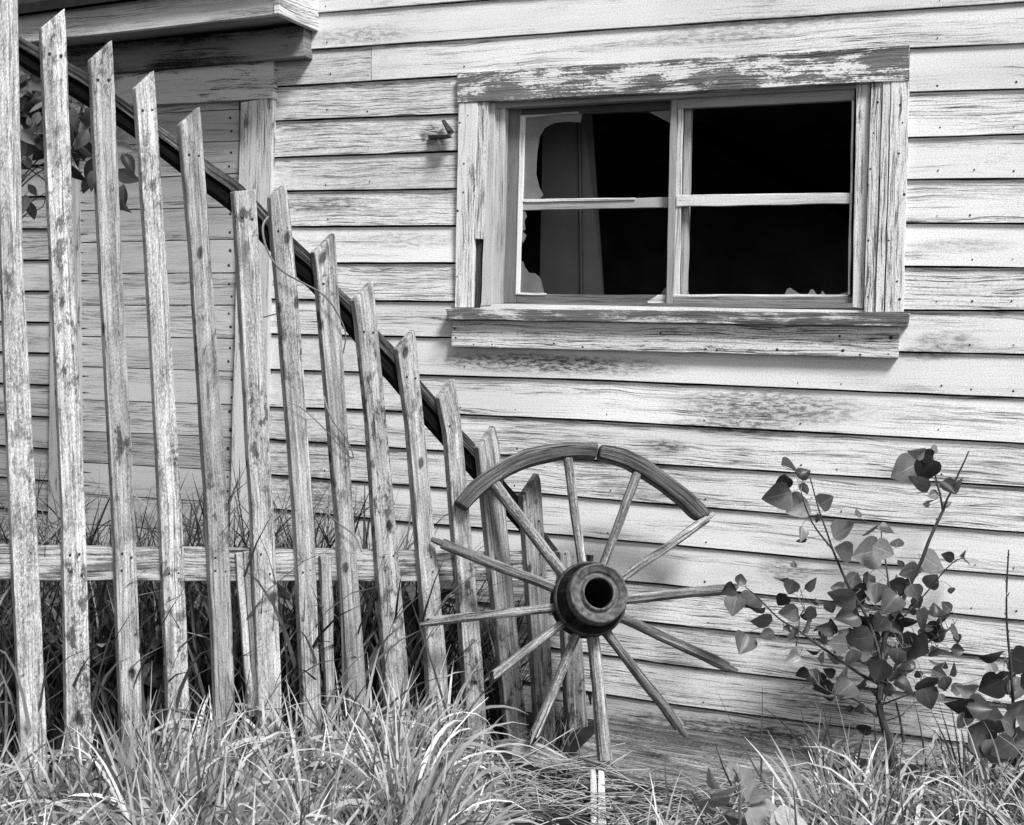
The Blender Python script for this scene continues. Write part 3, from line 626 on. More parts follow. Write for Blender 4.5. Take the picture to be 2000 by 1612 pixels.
hub = MB(); hub.lathe(WO, WN, [(.151, .047), (-.10, .0435), (-.10, 0)], 32); hub.build('hub_bore', M['black'], ho)
# rim: two felloes, traced outer and inner edges
FO = [[(889, 978), (903, 960), (916, 944), (952, 916), (986, 895), (1028, 876), (1070, 867), (1112, 863), (1145, 864), (1170, 866)],
      [(1175.5, 867), (1200, 870), (1224, 876), (1266, 897), (1308, 928), (1350, 960), (1378, 986), (1390, 1002)]]
FI = [[(914, 994), (928, 978), (944, 963), (972, 940), (1000, 923), (1030, 910), (1056, 902), (1098, 892), (1140, 890), (1166, 894)],
      [(1171, 892), (1200, 900), (1224, 908), (1258, 927), (1294, 951), (1330, 980), (1352, 1002), (1366, 1012)]]
for fo, fi in zip(FO, FI):
    mb = MB(); mb.board([whp(x, y, .028) for x, y in fo], [whp(x, y, .028) for x, y in fi], -WN * .055, n=50, rows=4, wob=.002); mb.build('felloe', M['felloe'], wheel, .006)
SP = [((960, 940), (1105, 1128), 20, 1.0), ((1107, 888), (1137, 1105), 17, 1.0), ((1247, 918), (1179, 1100), 17, .9), ((1394, 1004), (1215, 1130), 17, 1.0), ((1434, 1150), (1215, 1172), 19, .75), ((1440, 1311), (1205, 1203), 18, .6),
      ((1341, 1438), (1180, 1230), 17, .62), ((1182, 1487), (1158, 1235), 23, 1.25), ((1040, 1446), (1128, 1235), 17, 1.0), ((957, 1326), (1105, 1212), 17, 1.15), ((826, 1216), (1090, 1187), 17, .95), ((843, 1053), (1090, 1152), 18, .7)]
def spoke(tip, base, wpx, tone, ends):
    T_, B_ = whp(*tip), whp(*base); P = []; rad = []
    d = (T_ - B_); dn = d.normalized(); w0 = wpx / FPX * ZC / 2; B_ = B_ - dn * .05; d = T_ - B_
    ts = [i / 25 for i in range(26)]
    if ends == 'tenon': ts = [i / 25 * .925 for i in range(26)] + [.928, .96, .995, 1.0]
    for t in ts:
        P.append(B_ + d * t + WN * .004 * mnoise.noise(Vector((t * 3, wpx, tone * 9))) + WN.cross(dn) * .004 * mnoise.noise(Vector((t * 2.5, tip[0] * .1, 3))))
        k = 1.0 if t > .25 else lerp(1.12, 1.0, t / .25)
        k *= lerp(.93, 1.06, t) + .05 * mnoise.noise(Vector((t * 9, tip[0], 1)))
        if ends == 'tenon' and t > .926: k = .62 if t < .99 else .5
        rad.append(w0 * k)
    mb = MB(); mb.tube(P, rad, 16, tone=tone, rough=.10, sq=(.95, 1.3), up=WN, boxy=.9, smooth=False)
    if ends == 'split':                                              # splintered broken end
        j = R.uniform(0, 9)
        for k in range(16):
            e = mnoise.noise(Vector((k * .55, j, 2))); mb.v[(len(P) - 1) * 16 + k] += dn * (e * .05 - .01); mb.v[(len(P) - 2) * 16 + k] += dn * (e * .012)
    else:
        for k in range(16): mb.v[(len(P) - 1) * 16 + k] += dn * (.006 * mnoise.noise(Vector((k * .8, tip[0], 5))))
    return mb.build('spoke', M['wheel'], wheel, 0)
for i, (t, b_, wp, tn) in enumerate(SP): spoke(t, b_, wp, tn, ['', '', '', 'tenon', 'split', 'tenon', 'tenon', '', 'split', 'split', 'split', 'tenon'][i])
dbg = [proj(WO)] + [(round((whp(x, y) - CAM).dot(FW), 2), round(whp(x, y).y, 3)) for x, y in ((1390, 1002), (1434, 1150), (1440, 1311), (1341, 1438), (1112, 863), (889, 978), (826, 1216), (1182, 1487), (1266, 897), (1340, 960))]
print('WHEEL y (must be < -.02):', dbg, 'ground z', whp(1182, 1487).z, 'fence z at 826', (fen(826, 1216) - CAM).dot(FW), (fen(889, 978) - CAM).dot(FW), 'canopy D', D, DF)

# ------------------------------------------------------------------ slab, chunk, stake, straw at the foot of the wall
mb = MB(); s0, s1, s2, s3 = ong(1193, 1401, .03), ong(1640, 1468, .03), ong(1590, 1600, .02), ong(1098, 1494, .02)
for k in range(3):
    a, c = k / 3, (k + .992) / 3
    mb.board([s0.lerp(s3, a), s1.lerp(s2, a)], [s0.lerp(s3, c), s1.lerp(s2, c)], Vector((0, 0, -.05)), n=12, rows=3, wob=.004, tone=R.uniform(.85, 1.1))
tag(mb.build('wooden_slab', M['slab'], None, .004), 'grey weathered wooden slab lying flat against the foot of the house wall', 'slab')
mb = MB(); zc = .02
P = [ong(985, 1462, zc + .03), ong(1020, 1470, zc + .05), ong(1060, 1482, zc + .045), ong(1112, 1496, zc + .02)]
mb.tube(P, [.03, .042, .04, .02], 9, rough=.25, boxy=.5, smooth=False); tag(mb.build('wood_chunk', M['wheel']), 'dark split chunk of old wood lying in the hollow left of the slab', 'wood')
sb = ong(1168, 1640, -.02); sz = (sb - CAM).dot(FW)
mb = MB()
for (xa, xb, x2a, x2b, top, tn) in ((1153, 1165, 1155, 1167.3, 1506, .95), (1168.5, 1181, 1168, 1185, 1508, 1.05)):
    mb.quad(atz(xa, top, sz + .25), atz(xb, top + 3, sz + .25), atz(x2b, 1640, sz), atz(x2a, 1640, sz), FW * .02, False, n=14, rows=2, wob=.002, tone=tn)
stk = mb.build('split_stake', M['stake'], None, .002); tag(stk, 'pale split wooden stake standing in the grass below the wheel', 'stake')

# ------------------------------------------------------------------ vines on the fence
def smooth(P, n=6):
    out = []
    for i in range(len(P) - 1):
        p0, p1, p2, p3 = P[max(i - 1, 0)], P[i], P[i + 1], P[min(i + 2, len(P) - 1)]
        for k in range(n):
            t = k / n; out.append(.5 * ((2 * p1) + (p2 - p0) * t + (2 * p0 - 5 * p1 + 4 * p2 - p3) * t * t + (3 * p1 - p0 - 3 * p2 + p3) * t ** 3))
    return out + [P[-1]]
def vine(pts, r, label, mat='vine'):
    mb = MB(); P = smooth([fen(x, y, o) for x, y, o in pts]); n = len(P)
    mb.tube(P, [r * (1 - .5 * i / n) for i in range(n)], 6); o = mb.build('dry_vine', M[mat]); tag(o, label, 'vine', 'dry vines on the fence'); return o
vine([(524, 424, .02), (514, 440, .05), (516, 470, .06), (530, 505, .06), (552, 530, .06), (590, 552, .06), (630, 575, .06), (655, 605, .06), (672, 640, .05), (675, 662, .04), (670, 690, .02)], .0038, 'thick dry vine arching over the seventh and eighth pickets from the left')
vine([(633, 775, .03), (640, 800, .045), (655, 830, .05), (675, 855, .05), (686, 878, .05), (689, 895, .045), (670, 880, .05), (645, 850, .05), (610, 815, .05), (585, 795, .05), (562, 786, .04)], .0026, 'thin looped vine round the middle of the eighth picket')
vine([(631, 995, .02), (640, 1004, .05), (660, 1022, .055), (685, 1040, .055), (698, 1056, .055), (706, 1078, .05)], .0034, 'short woody vine across the eighth picket just above the lower rail')
vine([(515, 620, -.15), (545, 612, -.16), (580, 606, -.16), (620, 608, -.15)], .002, 'fine curved vine twig behind the gap left of the eighth picket')

# ------------------------------------------------------------------ grass
def blade(mb, base, az, L, wd, lean, droop, rnd, tone=1.0, seg=7, twist=0.0):
    d = Vector((math.cos(az), math.sin(az), 0)); side = Vector((-d.y, d.x, 0)); p = base.copy(); ang = lean; b = len(mb.v)
    tw = twist
    for i in range(seg + 1):
        t = i / seg; wv = wd * (1 - t ** 2.2) * (.7 + .6 * min(1, t * 4)) * .6 + .0004
        dr = d * math.sin(ang) + ZU * math.cos(ang)
        nn = side * math.cos(tw) + dr.cross(side) * math.sin(tw)
        mb.v.append(p - nn * wv); mb.v.append(p + nn * wv)
        p = p + dr * (L / seg); ang += droop / seg * (.3 + 1.4 * t); tw += twist * .25
    for i in range(seg):
        a = b + 2 * i
        mb.face((a, a + 1, a + 3, a + 2), ((i * .03, -.004), (i * .03, .004), (i * .03 + .03, .004), (i * .03 + .03, -.004)), 0, rnd, tone, True)
def gpos(px, z):
    d = atz(px, 1000, z); return Vector((d.x, d.y, gh(d.x, d.y)))
def fz(px):                                                            # depth of the fence at a column
    return (fen(px, 1300, .04) - CAM).dot(FW)
g = MB()
def clumpn(px, z): return mnoise.noise(Vector((px * .008, z * 2.2, 5)))
hgt = [(-100, .36), (120, .32), (300, .39), (500, .41), (700, .42), (830, .40), (900, .30), (950, .18), (1000, .11), (1100, .08)]
n = 0
while n < 7700:
    px = R.uniform(-480, 1120); zf = fz(min(px, 1090)) - .04
    z = R.uniform(2.25, min(zf, 4.1)); cl = clumpn(px, z)
    dens = .6 + .8 * cl
    if px > 880: dens *= max(.06, 1 - (px - 880) / 130) if z > 3.1 else .8
    if R.random() > dens: continue
    hh = yat(hgt, px) * (1.0 if z > 3.3 else 1.08) * (1 + .15 * cl)
    L = hh * R.uniform(.5, 1.25); p = gpos(px, z)
    az = R.uniform(0, 6.283) if R.random() < .85 else R.gauss(math.radians(-20), .7); up_ = R.random() < .4
    if px > 880: L *= R.uniform(.7, 1.0)
    if up_: blade(g, p, az, L * .92, R.uniform(.0042, .0098), R.uniform(.0, .4), R.uniform(.2, 1.1), R.random(), R.uniform(.6, 1.15), seg=8, twist=R.uniform(-.9, .9))
    else: blade(g, p, az, L * 1.05, R.uniform(.005, .0115), R.uniform(.0, .6), R.uniform(1.4, 3.9), R.random(), R.uniform(.6, 1.15), seg=11, twist=R.uniform(-.6, .6))
    n += 1
n = 0
while n < 3500:                                                        # right of the wheel: shorter, wispier
    px = R.uniform(1120, 2500); z = R.uniform(2.5, 4.25 - .25 * (px - 1100) / 1000); cl = clumpn(px, z)
    if R.random() > .55 + .9 * cl: continue
    if px < 1225 and z < 3.7 and R.random() < .93: continue
    if px < 1600 and z > 3.5 and (z > 3.7 or R.random() < .95): continue
    hh = lerp(.17, .24, min(1, max(0, (px - 1150) / 500))) * (1 + .5 * cl) * (.85 if z > 3.4 else 1)
    if px < 1600 and z > 3.0: hh = min(hh, .15 if z > 3.5 else .20)
    L = hh * R.uniform(.6, 1.5); p = gpos(px, z)
    blade(g, p, R.uniform(0, 6.283), L, R.uniform(.0035, .0085), R.uniform(.05, .7), R.uniform(.2, 2.6), R.random(), R.uniform(.5, 1.0), twist=R.uniform(-.5, .5)); n += 1
# tall single blades in front of the wall, traced
for (x0, y0, x1, y1, z) in ((1485, 1560, 1489, 1335, 3.9), (1545, 1620, 1398, 1345, 3.7), (1600, 1600, 1560, 1375, 3.8), (1655, 1590, 1605, 1370, 3.9), (1700, 1560, 1560, 1420, 3.9), (1640, 1600, 1520, 1400, 3.7), (1810, 1560, 1783, 1362, 3.9), (1890, 1580, 1812, 1375, 3.8), (1880, 1540, 1832, 1368, 3.9), (1880, 1560, 1855, 1370, 3.9), (1330, 1620, 1300, 1470, 3.6), (1470, 1600, 1395, 1445, 3.7), (1460, 1620, 1400, 1470, 3.6), (1780, 1580, 1740, 1420, 3.7), (880, 1420, 795, 1150, 3.95), (1620, 1600, 1575, 1440, 3.8)):
    a, b_ = atz(x0, y0, z), atz(x1, y1, z - .08); d = b_ - a; sd_ = (d.normalized().cross(FW) + FW * R.uniform(-.4, .4)).normalized(); bow = sd_ * R.uniform(-.02, .02); b0 = len(g.v); W_ = R.uniform(.0028, .0045); rr_, tt_ = R.uniform(0, .3), R.uniform(.3, .7)
    for i in range(10):
        t = i / 9; c_ = a.lerp(b_, t) + bow * (4 * t * (1 - t)); wv = W_ * (1 - t ** 1.8) + .0003; g.v += [c_ - sd_ * wv, c_ + sd_ * wv]
    for i in range(9):
        q = b0 + 2 * i; g.face((q, q + 1, q + 3, q + 2), ((i * .03, -.004), (i * .03, .004), (i * .03 + .03, .004), (i * .03 + .03, -.004)), 0, rr_, tt_, True)
tag(g.build('grass', M['grass']), 'long pale arching grass in front of the fence and along the wall', 'grass', kind='stuff')
# shaded weeds between fence and house, the shade there put into their colour
wd = MB()
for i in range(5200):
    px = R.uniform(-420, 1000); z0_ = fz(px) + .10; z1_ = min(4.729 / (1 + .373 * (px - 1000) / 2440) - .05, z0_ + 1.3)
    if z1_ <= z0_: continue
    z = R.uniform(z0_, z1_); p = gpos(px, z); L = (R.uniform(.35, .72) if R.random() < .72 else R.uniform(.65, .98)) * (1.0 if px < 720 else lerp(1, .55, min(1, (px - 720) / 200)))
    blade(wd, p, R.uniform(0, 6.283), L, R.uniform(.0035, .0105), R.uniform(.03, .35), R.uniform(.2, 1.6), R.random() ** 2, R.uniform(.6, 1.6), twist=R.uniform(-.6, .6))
def leaf(mb, c, d, nrm, L, wr, rnd, tone=1.0, shape='heart', fold=.25, curl=.2, m=0):
    """a leaf blade starting at c along d with its own fold and curl"""
    d = d.normalized(); s = nrm.cross(d).normalized(); nrm = d.cross(s); k = 8; b = len(mb.v)
    for i in range(k + 1):
        t = i / k
        if shape == 'heart': wv = (max(0, math.sin(math.pi * t ** .66)) ** .6) * (1 - .42 * max(0, t - .55) / .45)
        elif shape == 'lance': wv = math.sin(math.pi * t ** .85) * .9
        else: wv = math.sin(math.pi * min(1, t ** .75)) ** .9
        wv *= L * wr * .5
        ctr = c + d * (L * t) - nrm * (curl * L * t * t)
        for q in (-1, -.5, 0, .5, 1):
            mb.v.append(ctr + s * (wv * q) + nrm * (abs(q) * wv * fold))
    for i in range(k):
        for q in range(4):
            a = b + i * 5 + q; v0, v1 = (q - 2) * L * wr * .25, (q - 1) * L * wr * .25
            mb.face((a, a + 1, a + 6, a + 5), ((i * L / k, v0), (i * L / k, v1), ((i + 1) * L / k, v1), ((i + 1) * L / k, v0)), m, rnd, tone, True)
for i in range(900):
    px = R.uniform(-120, 900); z0_ = fz(px) + .15; z = R.uniform(z0_, z0_ + .9); p = gpos(px, z); p.z += R.uniform(.1, .52)
    a = R.uniform(0, 6.283); leaf(wd, p, Vector((math.cos(a), math.sin(a), R.uniform(-.4, .5))), Vector((R.gauss(0, .5), R.gauss(0, .5) - .3, 1)), R.uniform(.05, .12), R.uniform(.4, .7), R.random() ** 2, 1, 'lance')
for i in range(110):                                                   # a few blades round the hollow at the fence end
    px = R.uniform(985, 1125); p = gpos(px, R.uniform(4.12, 4.42)); blade(wd, p, R.uniform(0, 6.283), R.uniform(.08, .30), R.uniform(.002, .005), R.uniform(.05, .6), R.uniform(.3, 2.2), R.random(), R.uniform(.8, 2.2), twist=R.uniform(-.6, .6))
tag(wd.build('weeds', M['weed']), 'tangle of shaded weeds growing between the fence and the house, coloured for the shade there', 'weeds', kind='stuff')
# dry straw round the foot of the wheel
st = MB()
for i in range(560):
    px = R.gauss(1075, 70) if i < 230 else R.uniform(1050, 1620); y = R.uniform(1480, 1600) if i < 230 else R.uniform(1530, 1680)
    if 1140 < px < 1200 and y > 1500: px += 62
    if 1145 < px < 1195 and y > 1500: px += 60
    p = ong(px, y, R.uniform(.0, .05)); a = R.gauss(0.35, .6) + (math.pi if R.random() < .5 else 0)
    d = Vector((math.cos(a), math.sin(a), R.uniform(-.1, .28))); L = R.uniform(.06, .26); P = [p, p + d * L * .5 + Vector((0, 0, R.uniform(0, .02))), p + d * L]
    st.tube(P, R.uniform(.0007, .0018), 4, rnd=R.random())
for pts in ([(955, 1512), (1060, 1460), (1120, 1423), (1130, 1455), (1138, 1510)], [(975, 1516), (1020, 1480), (1056, 1439), (1098, 1470), (1130, 1505)], [(960, 1525), (1028, 1492), (1085, 1505), (1132, 1518)], [(1130, 1520), (1180, 1508), (1232, 1468)], [(1010, 1542), (1090, 1530), (1125, 1524)], [(1170, 1510), (1200, 1488), (1222, 1474)], [(1000, 1570), (1060, 1560), (1108, 1545)]):
    st.tube([atz(x, y, 3.92 + .03 * k) for k, (x, y) in enumerate(pts)], .0018, 5, rnd=R.random(), tone=1.1)
tag(st.build('dry_straw', M['straw']), 'scattered dry straw stalks under the wheel and on the slab', 'straw', kind='stuff')

# ------------------------------------------------------------------ saplings and shrubs
STEMS = []
def stem(mb, pts, z, r0, r1, dz=0.0):
    P = smooth([atz(x, y, z + dz * i / max(1, len(pts) - 1)) for i, (x, y) in enumerate(pts)], 5); n = len(P)
    mb.tube(P, [lerp(r0, r1, i / (n - 1)) for i in range(n)], 7, rough=.12); STEMS.extend(P)
def pxleaf(mb, cx, cy, Lpx, ang, z, tilt=None, wr=1.04, tone=1.0, shape='heart', rnd=None, roll=None, pet=True):
    """a leaf centred at a pixel, facing roughly the camera, tilted"""
    a = math.radians(ang); d = CR * math.cos(a) - CU * math.sin(a); tilt = R.gauss(0, .25 if Lpx > 48 else .5) if tilt is None else tilt; roll = R.gauss(0, .15 if Lpx > 48 else .38) if roll is None else roll
    z += R.uniform(-.07, .07); L = Lpx / FPX * z; s = CR * math.sin(a) + CU * math.cos(a); n = -FW
    n2 = n * math.cos(tilt) + s * math.sin(tilt); d2 = d * math.cos(roll) + n * math.sin(roll)
    if pet:
        b0 = atz(cx, cy, z) - d2 * (L * .5); q = min(STEMS, key=lambda p: (p - b0).length + max(0, p.z - b0.z) * .6)
        mid = b0.lerp(q, .45) - d2 * min(L * .35, (q - b0).length * .3) + ZU * .004
        mb.tube(smooth([b0 + d2 * L * .04, mid, q], 4), .0010, 4, rnd=.55)
    leaf(mb, atz(cx, cy, z) - d2 * (L * .5), d2, n2, L / max(.5, math.cos(roll)), wr, R.random() ** 2.4 if rnd is None else rnd, tone, shape, R.uniform(.02, .6), R.uniform(-.25, .6))
Z1 = 3.98
sap = thing('poplar_sapling', 'dark-leaved young sapling with upright shoots in front of the bare wall right of the wheel', 'sapling', tuple(ong(1738, 1470)))
mb = MB()
stem(mb, [(1742, 1500), (1735, 1445), (1725, 1412), (1717, 1375), (1720, 1337), (1720, 1300)], Z1, .0135, .010)
stem(mb, [(1720, 1300), (1730, 1240), (1745, 1207), (1762, 1175), (1780, 1137), (1800, 1095), (1815, 1055), (1835, 1012), (1842, 998)], Z1, .008, .0045, .03)
stem(mb, [(1842, 1000), (1836, 965), (1830, 945), (1822, 895), (1830, 872)], Z1 + .03, .004, .0015)
stem(mb, [(1842, 1000), (1850, 975), (1857, 962), (1870, 930), (1882, 905), (1892, 882)], Z1 + .03, .004, .0022)
stem(mb, [(1720, 1300), (1712, 1260), (1690, 1200), (1660, 1150), (1645, 1118), (1627, 1075), (1615, 1040), (1600, 997), (1582, 932)], Z1, .006, .002, -.05)
stem(mb, [(1625, 1072), (1592, 1030), (1575, 995), (1565, 962)], Z1 - .04, .0032, .0018)
stem(mb, [(1720, 1335), (1685, 1320), (1645, 1292), (1605, 1265), (1560, 1232), (1520, 1207), (1480, 1167), (1455, 1146)], Z1, .006, .0016, -.12)
stem(mb, [(1600, 1262), (1560, 1255), (1520, 1248)], Z1 - .08, .002, .001)
stem(mb, [(1555, 1262), (1560, 1232), (1562, 1205), (1572, 1190)], Z1 - .08, .0025, .0015)
stem(mb, [(1745, 1207), (1737, 1150), (1730, 1100), (1722, 1060), (1722, 1025)], Z1, .004, .0016, .05)
stem(mb, [(1720, 1285), (1745, 1270), (1795, 1260), (1840, 1240), (1865, 1217)], Z1, .005, .002, .04)
stem(mb, [(1722, 1377), (1750, 1366), (1780, 1355), (1800, 1345)], Z1, .003, .0016)
stem(mb, [(1755, 1210), (1770, 1200), (1810, 1157), (1845, 1115), (1867, 1095), (1885, 1090)], Z1, .003, .0013, .03)
stem(mb, [(1720, 1405), (1670, 1367), (1632, 1357), (1600, 1340)], Z1, .0045, .0016, -.04)
stem(mb, [(1725, 1410), (1760, 1398), (1767, 1390)], Z1, .0025, .001)
stem(mb, [(1765, 1450), (1758, 1405), (1750, 1372)], Z1 + .02, .005, .003)
mb.build('trunk', M['bark'], sap)
LV = [(1524, 945, 46, 110), (1520, 970, 62, 160), (1555, 990, 58, 150), (1545, 912, 46, 10, 1.2), (1570, 925, 32, -40), (1572, 955, 30, 80), (1612, 980, 34, -45), (1596, 1013, 20, 100), (1567, 1040, 27, 90), (1565, 1055, 26, 170, .9),
 (1790, 881, 40, 170), (1810, 890, 32, 200), (1770, 918, 66, 150), (1808, 918, 56, 100), (1797, 947, 46, 180, .7), (1825, 877, 22, -60), (1875, 950, 40, -10), (1850, 953, 36, 40), (1822, 967, 25, 160), (1818, 977, 24, 180, 1.1), (1810, 986, 15, 190), (1850, 985, 20, -50, .9),
 (1650, 1040, 56, -30, 1.0), (1677, 1002, 20, -80), (1697, 1036, 42, 170, 1.0), (1732, 1034, 32, 0, 1.0), (1647, 1077, 46, 200), (1692, 1080, 70, 170, 0), (1725, 1075, 46, 20, .2), (1752, 1062, 24, -60), (1775, 1115, 48, 160, .5), (1820, 1100, 58, 35, .6), (1855, 1088, 22, 200), (1885, 1090, 24, -10), (1820, 1135, 36, -55), (1787, 1156, 40, 60),
 (1550, 1102, 16, -100), (1527, 1132, 30, 150), (1447, 1132, 27, -70), (1424, 1152, 32, 150), (1545, 1147, 34, 110), (1585, 1142, 36, -30), (1435, 1180, 40, 115), (1465, 1175, 44, 150), (1477, 1192, 42, 160, 1.0), (1487, 1212, 50, 180, .7), (1497, 1240, 36, 160), (1450, 1255, 46, 118),
 (1527, 1172, 32, 120), (1540, 1195, 44, 160), (1580, 1197, 34, 150), (1585, 1177, 32, 180, 1.0), (1537, 1230, 20, 40), (1575, 1220, 30, 115, 1.1), (1608, 1250, 20, 180), (1637, 1257, 40, 180), (1632, 1285, 36, 180, .8), (1550, 1287, 36, 160), (1592, 1275, 26, 160, 1.1), (1662, 1285, 42, 95, .4), (1657, 1202, 52, 170), (1690, 1207, 66, 175, .8), (1645, 1165, 60, 165), (1670, 1162, 60, 175),
 (1660, 1132, 46, 140), (1697, 1137, 34, 90), (1712, 1155, 42, 110), (1742, 1175, 46, 140), (1752, 1145, 40, 190), (1680, 1250, 60, 165), (1690, 1275, 36, 190), (1692, 1290, 36, 180, 1.0), (1720, 1220, 42, 120), (1750, 1217, 46, 60), (1775, 1252, 42, 80), (1775, 1217, 36, 30), (1802, 1212, 52, 60), (1827, 1192, 32, -80), (1822, 1235, 46, 160), (1842, 1212, 32, 40), (1867, 1235, 34, 20), (1870, 1247, 22, 80), (1867, 1270, 30, 10),
 (1795, 1277, 52, 160), (1837, 1275, 42, 50), (1765, 1307, 52, 110), (1752, 1282, 36, 100), (1810, 1340, 50, 80, .1), (1812, 1360, 46, 70, .1), (1832, 1315, 30, 20), (1847, 1337, 34, 70), (1765, 1342, 46, 10, 1.1), (1742, 1322, 36, 0, 1.1), (1737, 1347, 32, 10, 1.0), (1717, 1310, 52, 110), (1705, 1352, 34, 180), (1650, 1345, 50, 150), (1612, 1345, 40, 150), (1587, 1322, 34, 60), (1567, 1315, 30, 150), (1685, 1335, 34, 100, 1.1),
 (1660, 1385, 18, 90), (1680, 1385, 24, 170), (1620, 1365, 24, 160, 1.1), (1690, 1420, 28, 170), (1565, 1345, 22, 150, 1.1)]
mb = MB()
for q in LV:
    cx, cy, L, a = q[:4]; pxleaf(mb, cx, cy, L * .9, a, Z1 + (cx - 1720) * .0002, q[4] if len(q) > 4 else None, wr=1.04 if L > 30 else .88)
for i in range(100):
    cx, cy = R.gauss(1728, 66), R.gauss(1228, 72); pxleaf(mb, cx, cy, R.uniform(14, 32), R.uniform(0, 360), Z1 + .08, None, wr=.9, rnd=R.random() ** 2)
mb.build('foliage', M['leaf'], sap)
Z2 = 3.75; STEMS.clear()
sap2 = thing('poplar_sapling', 'small sapling with one bare upright shoot at the right edge', 'sapling', tuple(ong(1988, 1520)))
mb = MB()
stem(mb, [(1992, 1530), (1988, 1503), (1981, 1433), (1979, 1381), (1975, 1311), (1967, 1224), (1966, 1155), (1970, 1074)], Z2, .0065, .0022)
for y, s_ in ((1090, 1), (1140, -1), (1165, 1), (1205, -1), (1240, 1)): stem(mb, [(1967, y), (1967 + 5 * s_, y - 8)], Z2, .0022, .001)
stem(mb, [(1977, 1400), (1950, 1370), (1920, 1380)], Z2, .002, .001); stem(mb, [(1980, 1440), (1940, 1420), (1900, 1440)], Z2, .002, .001); stem(mb, [(1975, 1320), (1962, 1290), (1962, 1350)], Z2, .0015, .001)
mb.build('trunk', M['bark'], sap2); mb = MB()
for q in [(1939, 1284, 44, 165, .9), (1990, 1290, 38, 20), (1935, 1339, 46, 150), (1967, 1329, 42, -35), (1892, 1350, 32, 190), (1984, 1346, 46, 90), (1883, 1385, 48, 160), (1911, 1385, 46, 10, .6), (1885, 1409, 38, 100), (1918, 1437, 64, 30), (1939, 1409, 42, 160), (1977, 1414, 46, 20), (1986, 1374, 42, -10), (1911, 1458, 54, 180, .9), (1991, 1444, 44, 40), (1960, 1461, 46, 150), (2010, 1400, 50, 0), (2015, 1330, 46, -20), (2020, 1450, 50, 30), (1945, 1470, 50, 100), (1990, 1480, 50, 70)]:
    pxleaf(mb, q[0], q[1], q[2] * 1.1, q[3], Z2, q[4] if len(q) > 4 else None)
mb.build('foliage', M['leaf'], sap2)
# shrub behind the top left pickets
Z3 = 4.5; STEMS.clear()
shr = thing('leafy_shrub', 'leafy bush branch showing between the tall pickets at the top left', 'shrub', tuple(ong(-40, 1370)))
mb = MB()
stem(mb, [(-60, 1400), (-50, 900), (-20, 500), (20, 320), (60, 270)], Z3, .014, .006)
for pts in ([(-20, 500), (40, 360), (110, 310), (190, 322), (215, 338)], [(20, 320), (80, 260), (150, 230), (230, 260)], [(20, 320), (90, 330), (150, 340)], [(10, 400), (70, 340), (130, 318), (200, 300)], [(30, 420), (60, 395), (100, 370)], [(-30, 560), (40, 430), (82, 405), (90, 375)], [(0, 360), (60, 300), (100, 260), (140, 200)], [(30, 310), (90, 355), (100, 372)], [(-20, 520), (50, 340), (180, 235), (220, 240)]):
    stem(mb, pts, Z3, .003, .0012, R.uniform(-.1, .1))
mb.build('trunk', M['bark'], shr); mb = MB()
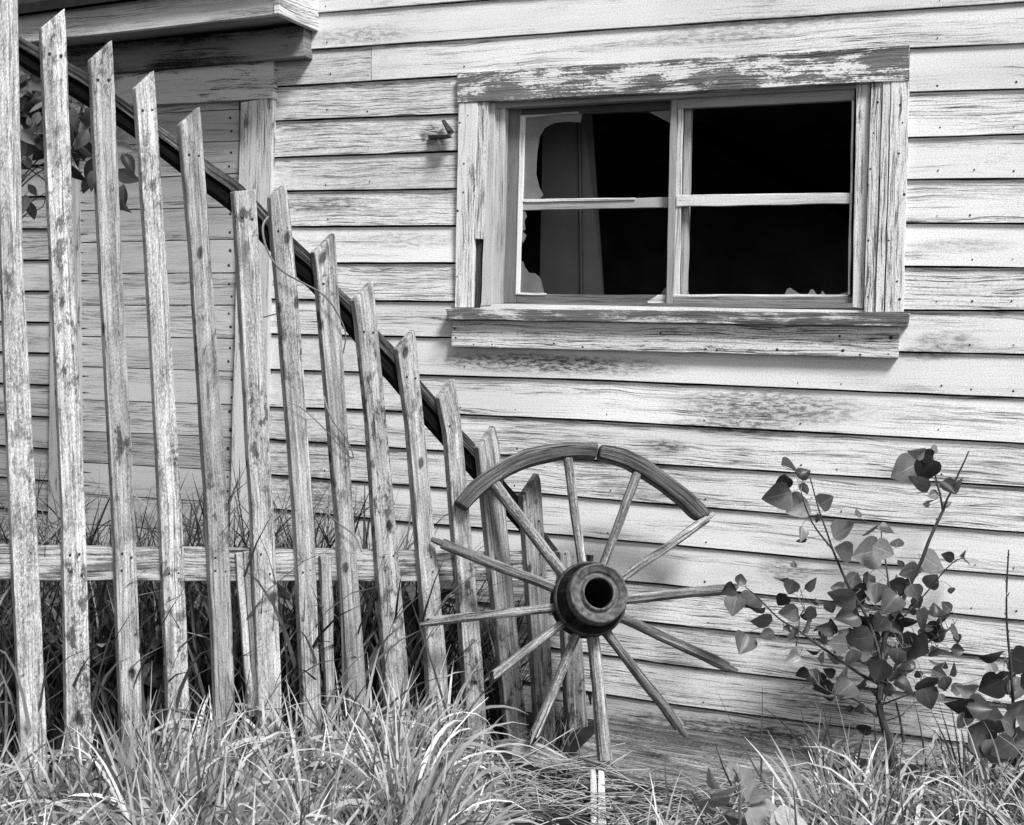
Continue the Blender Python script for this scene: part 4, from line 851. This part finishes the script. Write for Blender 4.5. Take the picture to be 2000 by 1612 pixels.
for q in [(60, 145, 55, 10), (75, 165, 50, 20), (55, 195, 55, 200), (85, 205, 45, 30), (70, 230, 50, 100), (100, 220, 40, 160), (60, 250, 55, 80), (90, 250, 45, 20), (50, 275, 45, 120), (150, 225, 50, 80), (155, 245, 55, 95), (175, 215, 50, 20), (165, 285, 60, 100), (150, 300, 50, 110), (180, 290, 55, 80), (170, 260, 50, 60), (190, 270, 40, 60), (240, 290, 45, 15), (250, 315, 45, 50), (248, 345, 55, 20), (180, 350, 40, 110), (170, 360, 42, 100), (240, 385, 50, 95), (236, 400, 44, 70), (50, 400, 45, 80), (60, 412, 40, 75), (62, 370, 25, 60), (225, 160, 40, -20), (240, 260, 45, -30), (55, 320, 30, 60), (210, 330, 40, 30), (120, 280, 60, 100), (130, 180, 55, 40), (200, 310, 50, 80), (45, 350, 30, 150), (85, 190, 50, 70), (60, 215, 50, 150), (95, 235, 50, 100)]:
    pxleaf(mb, q[0], q[1], q[2], q[3], Z3 + R.uniform(-.15, .15), None, wr=.6, shape='lance', rnd=R.random() ** 1.6)
for i in range(85):
    pxleaf(mb, R.uniform(35, 125), R.uniform(130, 300), R.uniform(26, 50), R.uniform(0, 360), Z3 + R.uniform(-.25, .1), None, wr=.6, shape='lance', rnd=R.random() ** 2.5)
for i in range(26):
    pxleaf(mb, R.uniform(130, 215), R.uniform(205, 345), R.uniform(34, 56), R.uniform(50, 130), Z3 + R.uniform(-.2, .1), None, wr=.55, shape='lance', rnd=R.random() ** 3)
for i in range(70):
    pxleaf(mb, R.uniform(-260, 40), R.uniform(60, 420), R.uniform(35, 55), R.uniform(0, 360), Z3 + R.uniform(-.2, .2), None, wr=.6, shape='lance')
mb.build('foliage', M['shrubleaf'], shr)
# pale broad-leaved plant low in the foreground
Z4 = 3.1; STEMS.clear()
bp = thing('broadleaf_plant', 'pale broad-leaved seedling low in the grass near the bottom right', 'plant', tuple(ong(1450, 1780)))
mb = MB(); stem(mb, [(1450, 1790), (1448, 1700), (1446, 1600), (1444, 1525), (1432, 1500)], Z4, .006, .003); stem(mb, [(1447, 1640), (1400, 1580)], Z4, .003, .002); stem(mb, [(1447, 1640), (1530, 1600)], Z4, .003, .002); mb.build('stem', M['vine'], bp)
mb = MB()
for q in [(1452, 1532, 66, 80, .6), (1432, 1512, 52, 45, .8), (1418, 1548, 60, 160, .9), (1388, 1562, 80, 165, .8), (1372, 1572, 60, 200, 1.0), (1440, 1592, 92, 172, .8), (1500, 1580, 66, 15, .9), (1545, 1600, 70, 20, .8), (1410, 1612, 80, 130, .5), (1475, 1612, 70, 70, .6), (1530, 1620, 70, 50, .7), (1350, 1612, 70, 175, .8), (1460, 1570, 50, 100, .9), (1480, 1556, 46, -30, 1.0), (1395, 1535, 44, 215, 1.0)]:
    pxleaf(mb, q[0], q[1], q[2], q[3], Z4, q[4], wr=.62, roll=R.uniform(-.6, .6))
mb.build('foliage', M['broad'], bp)
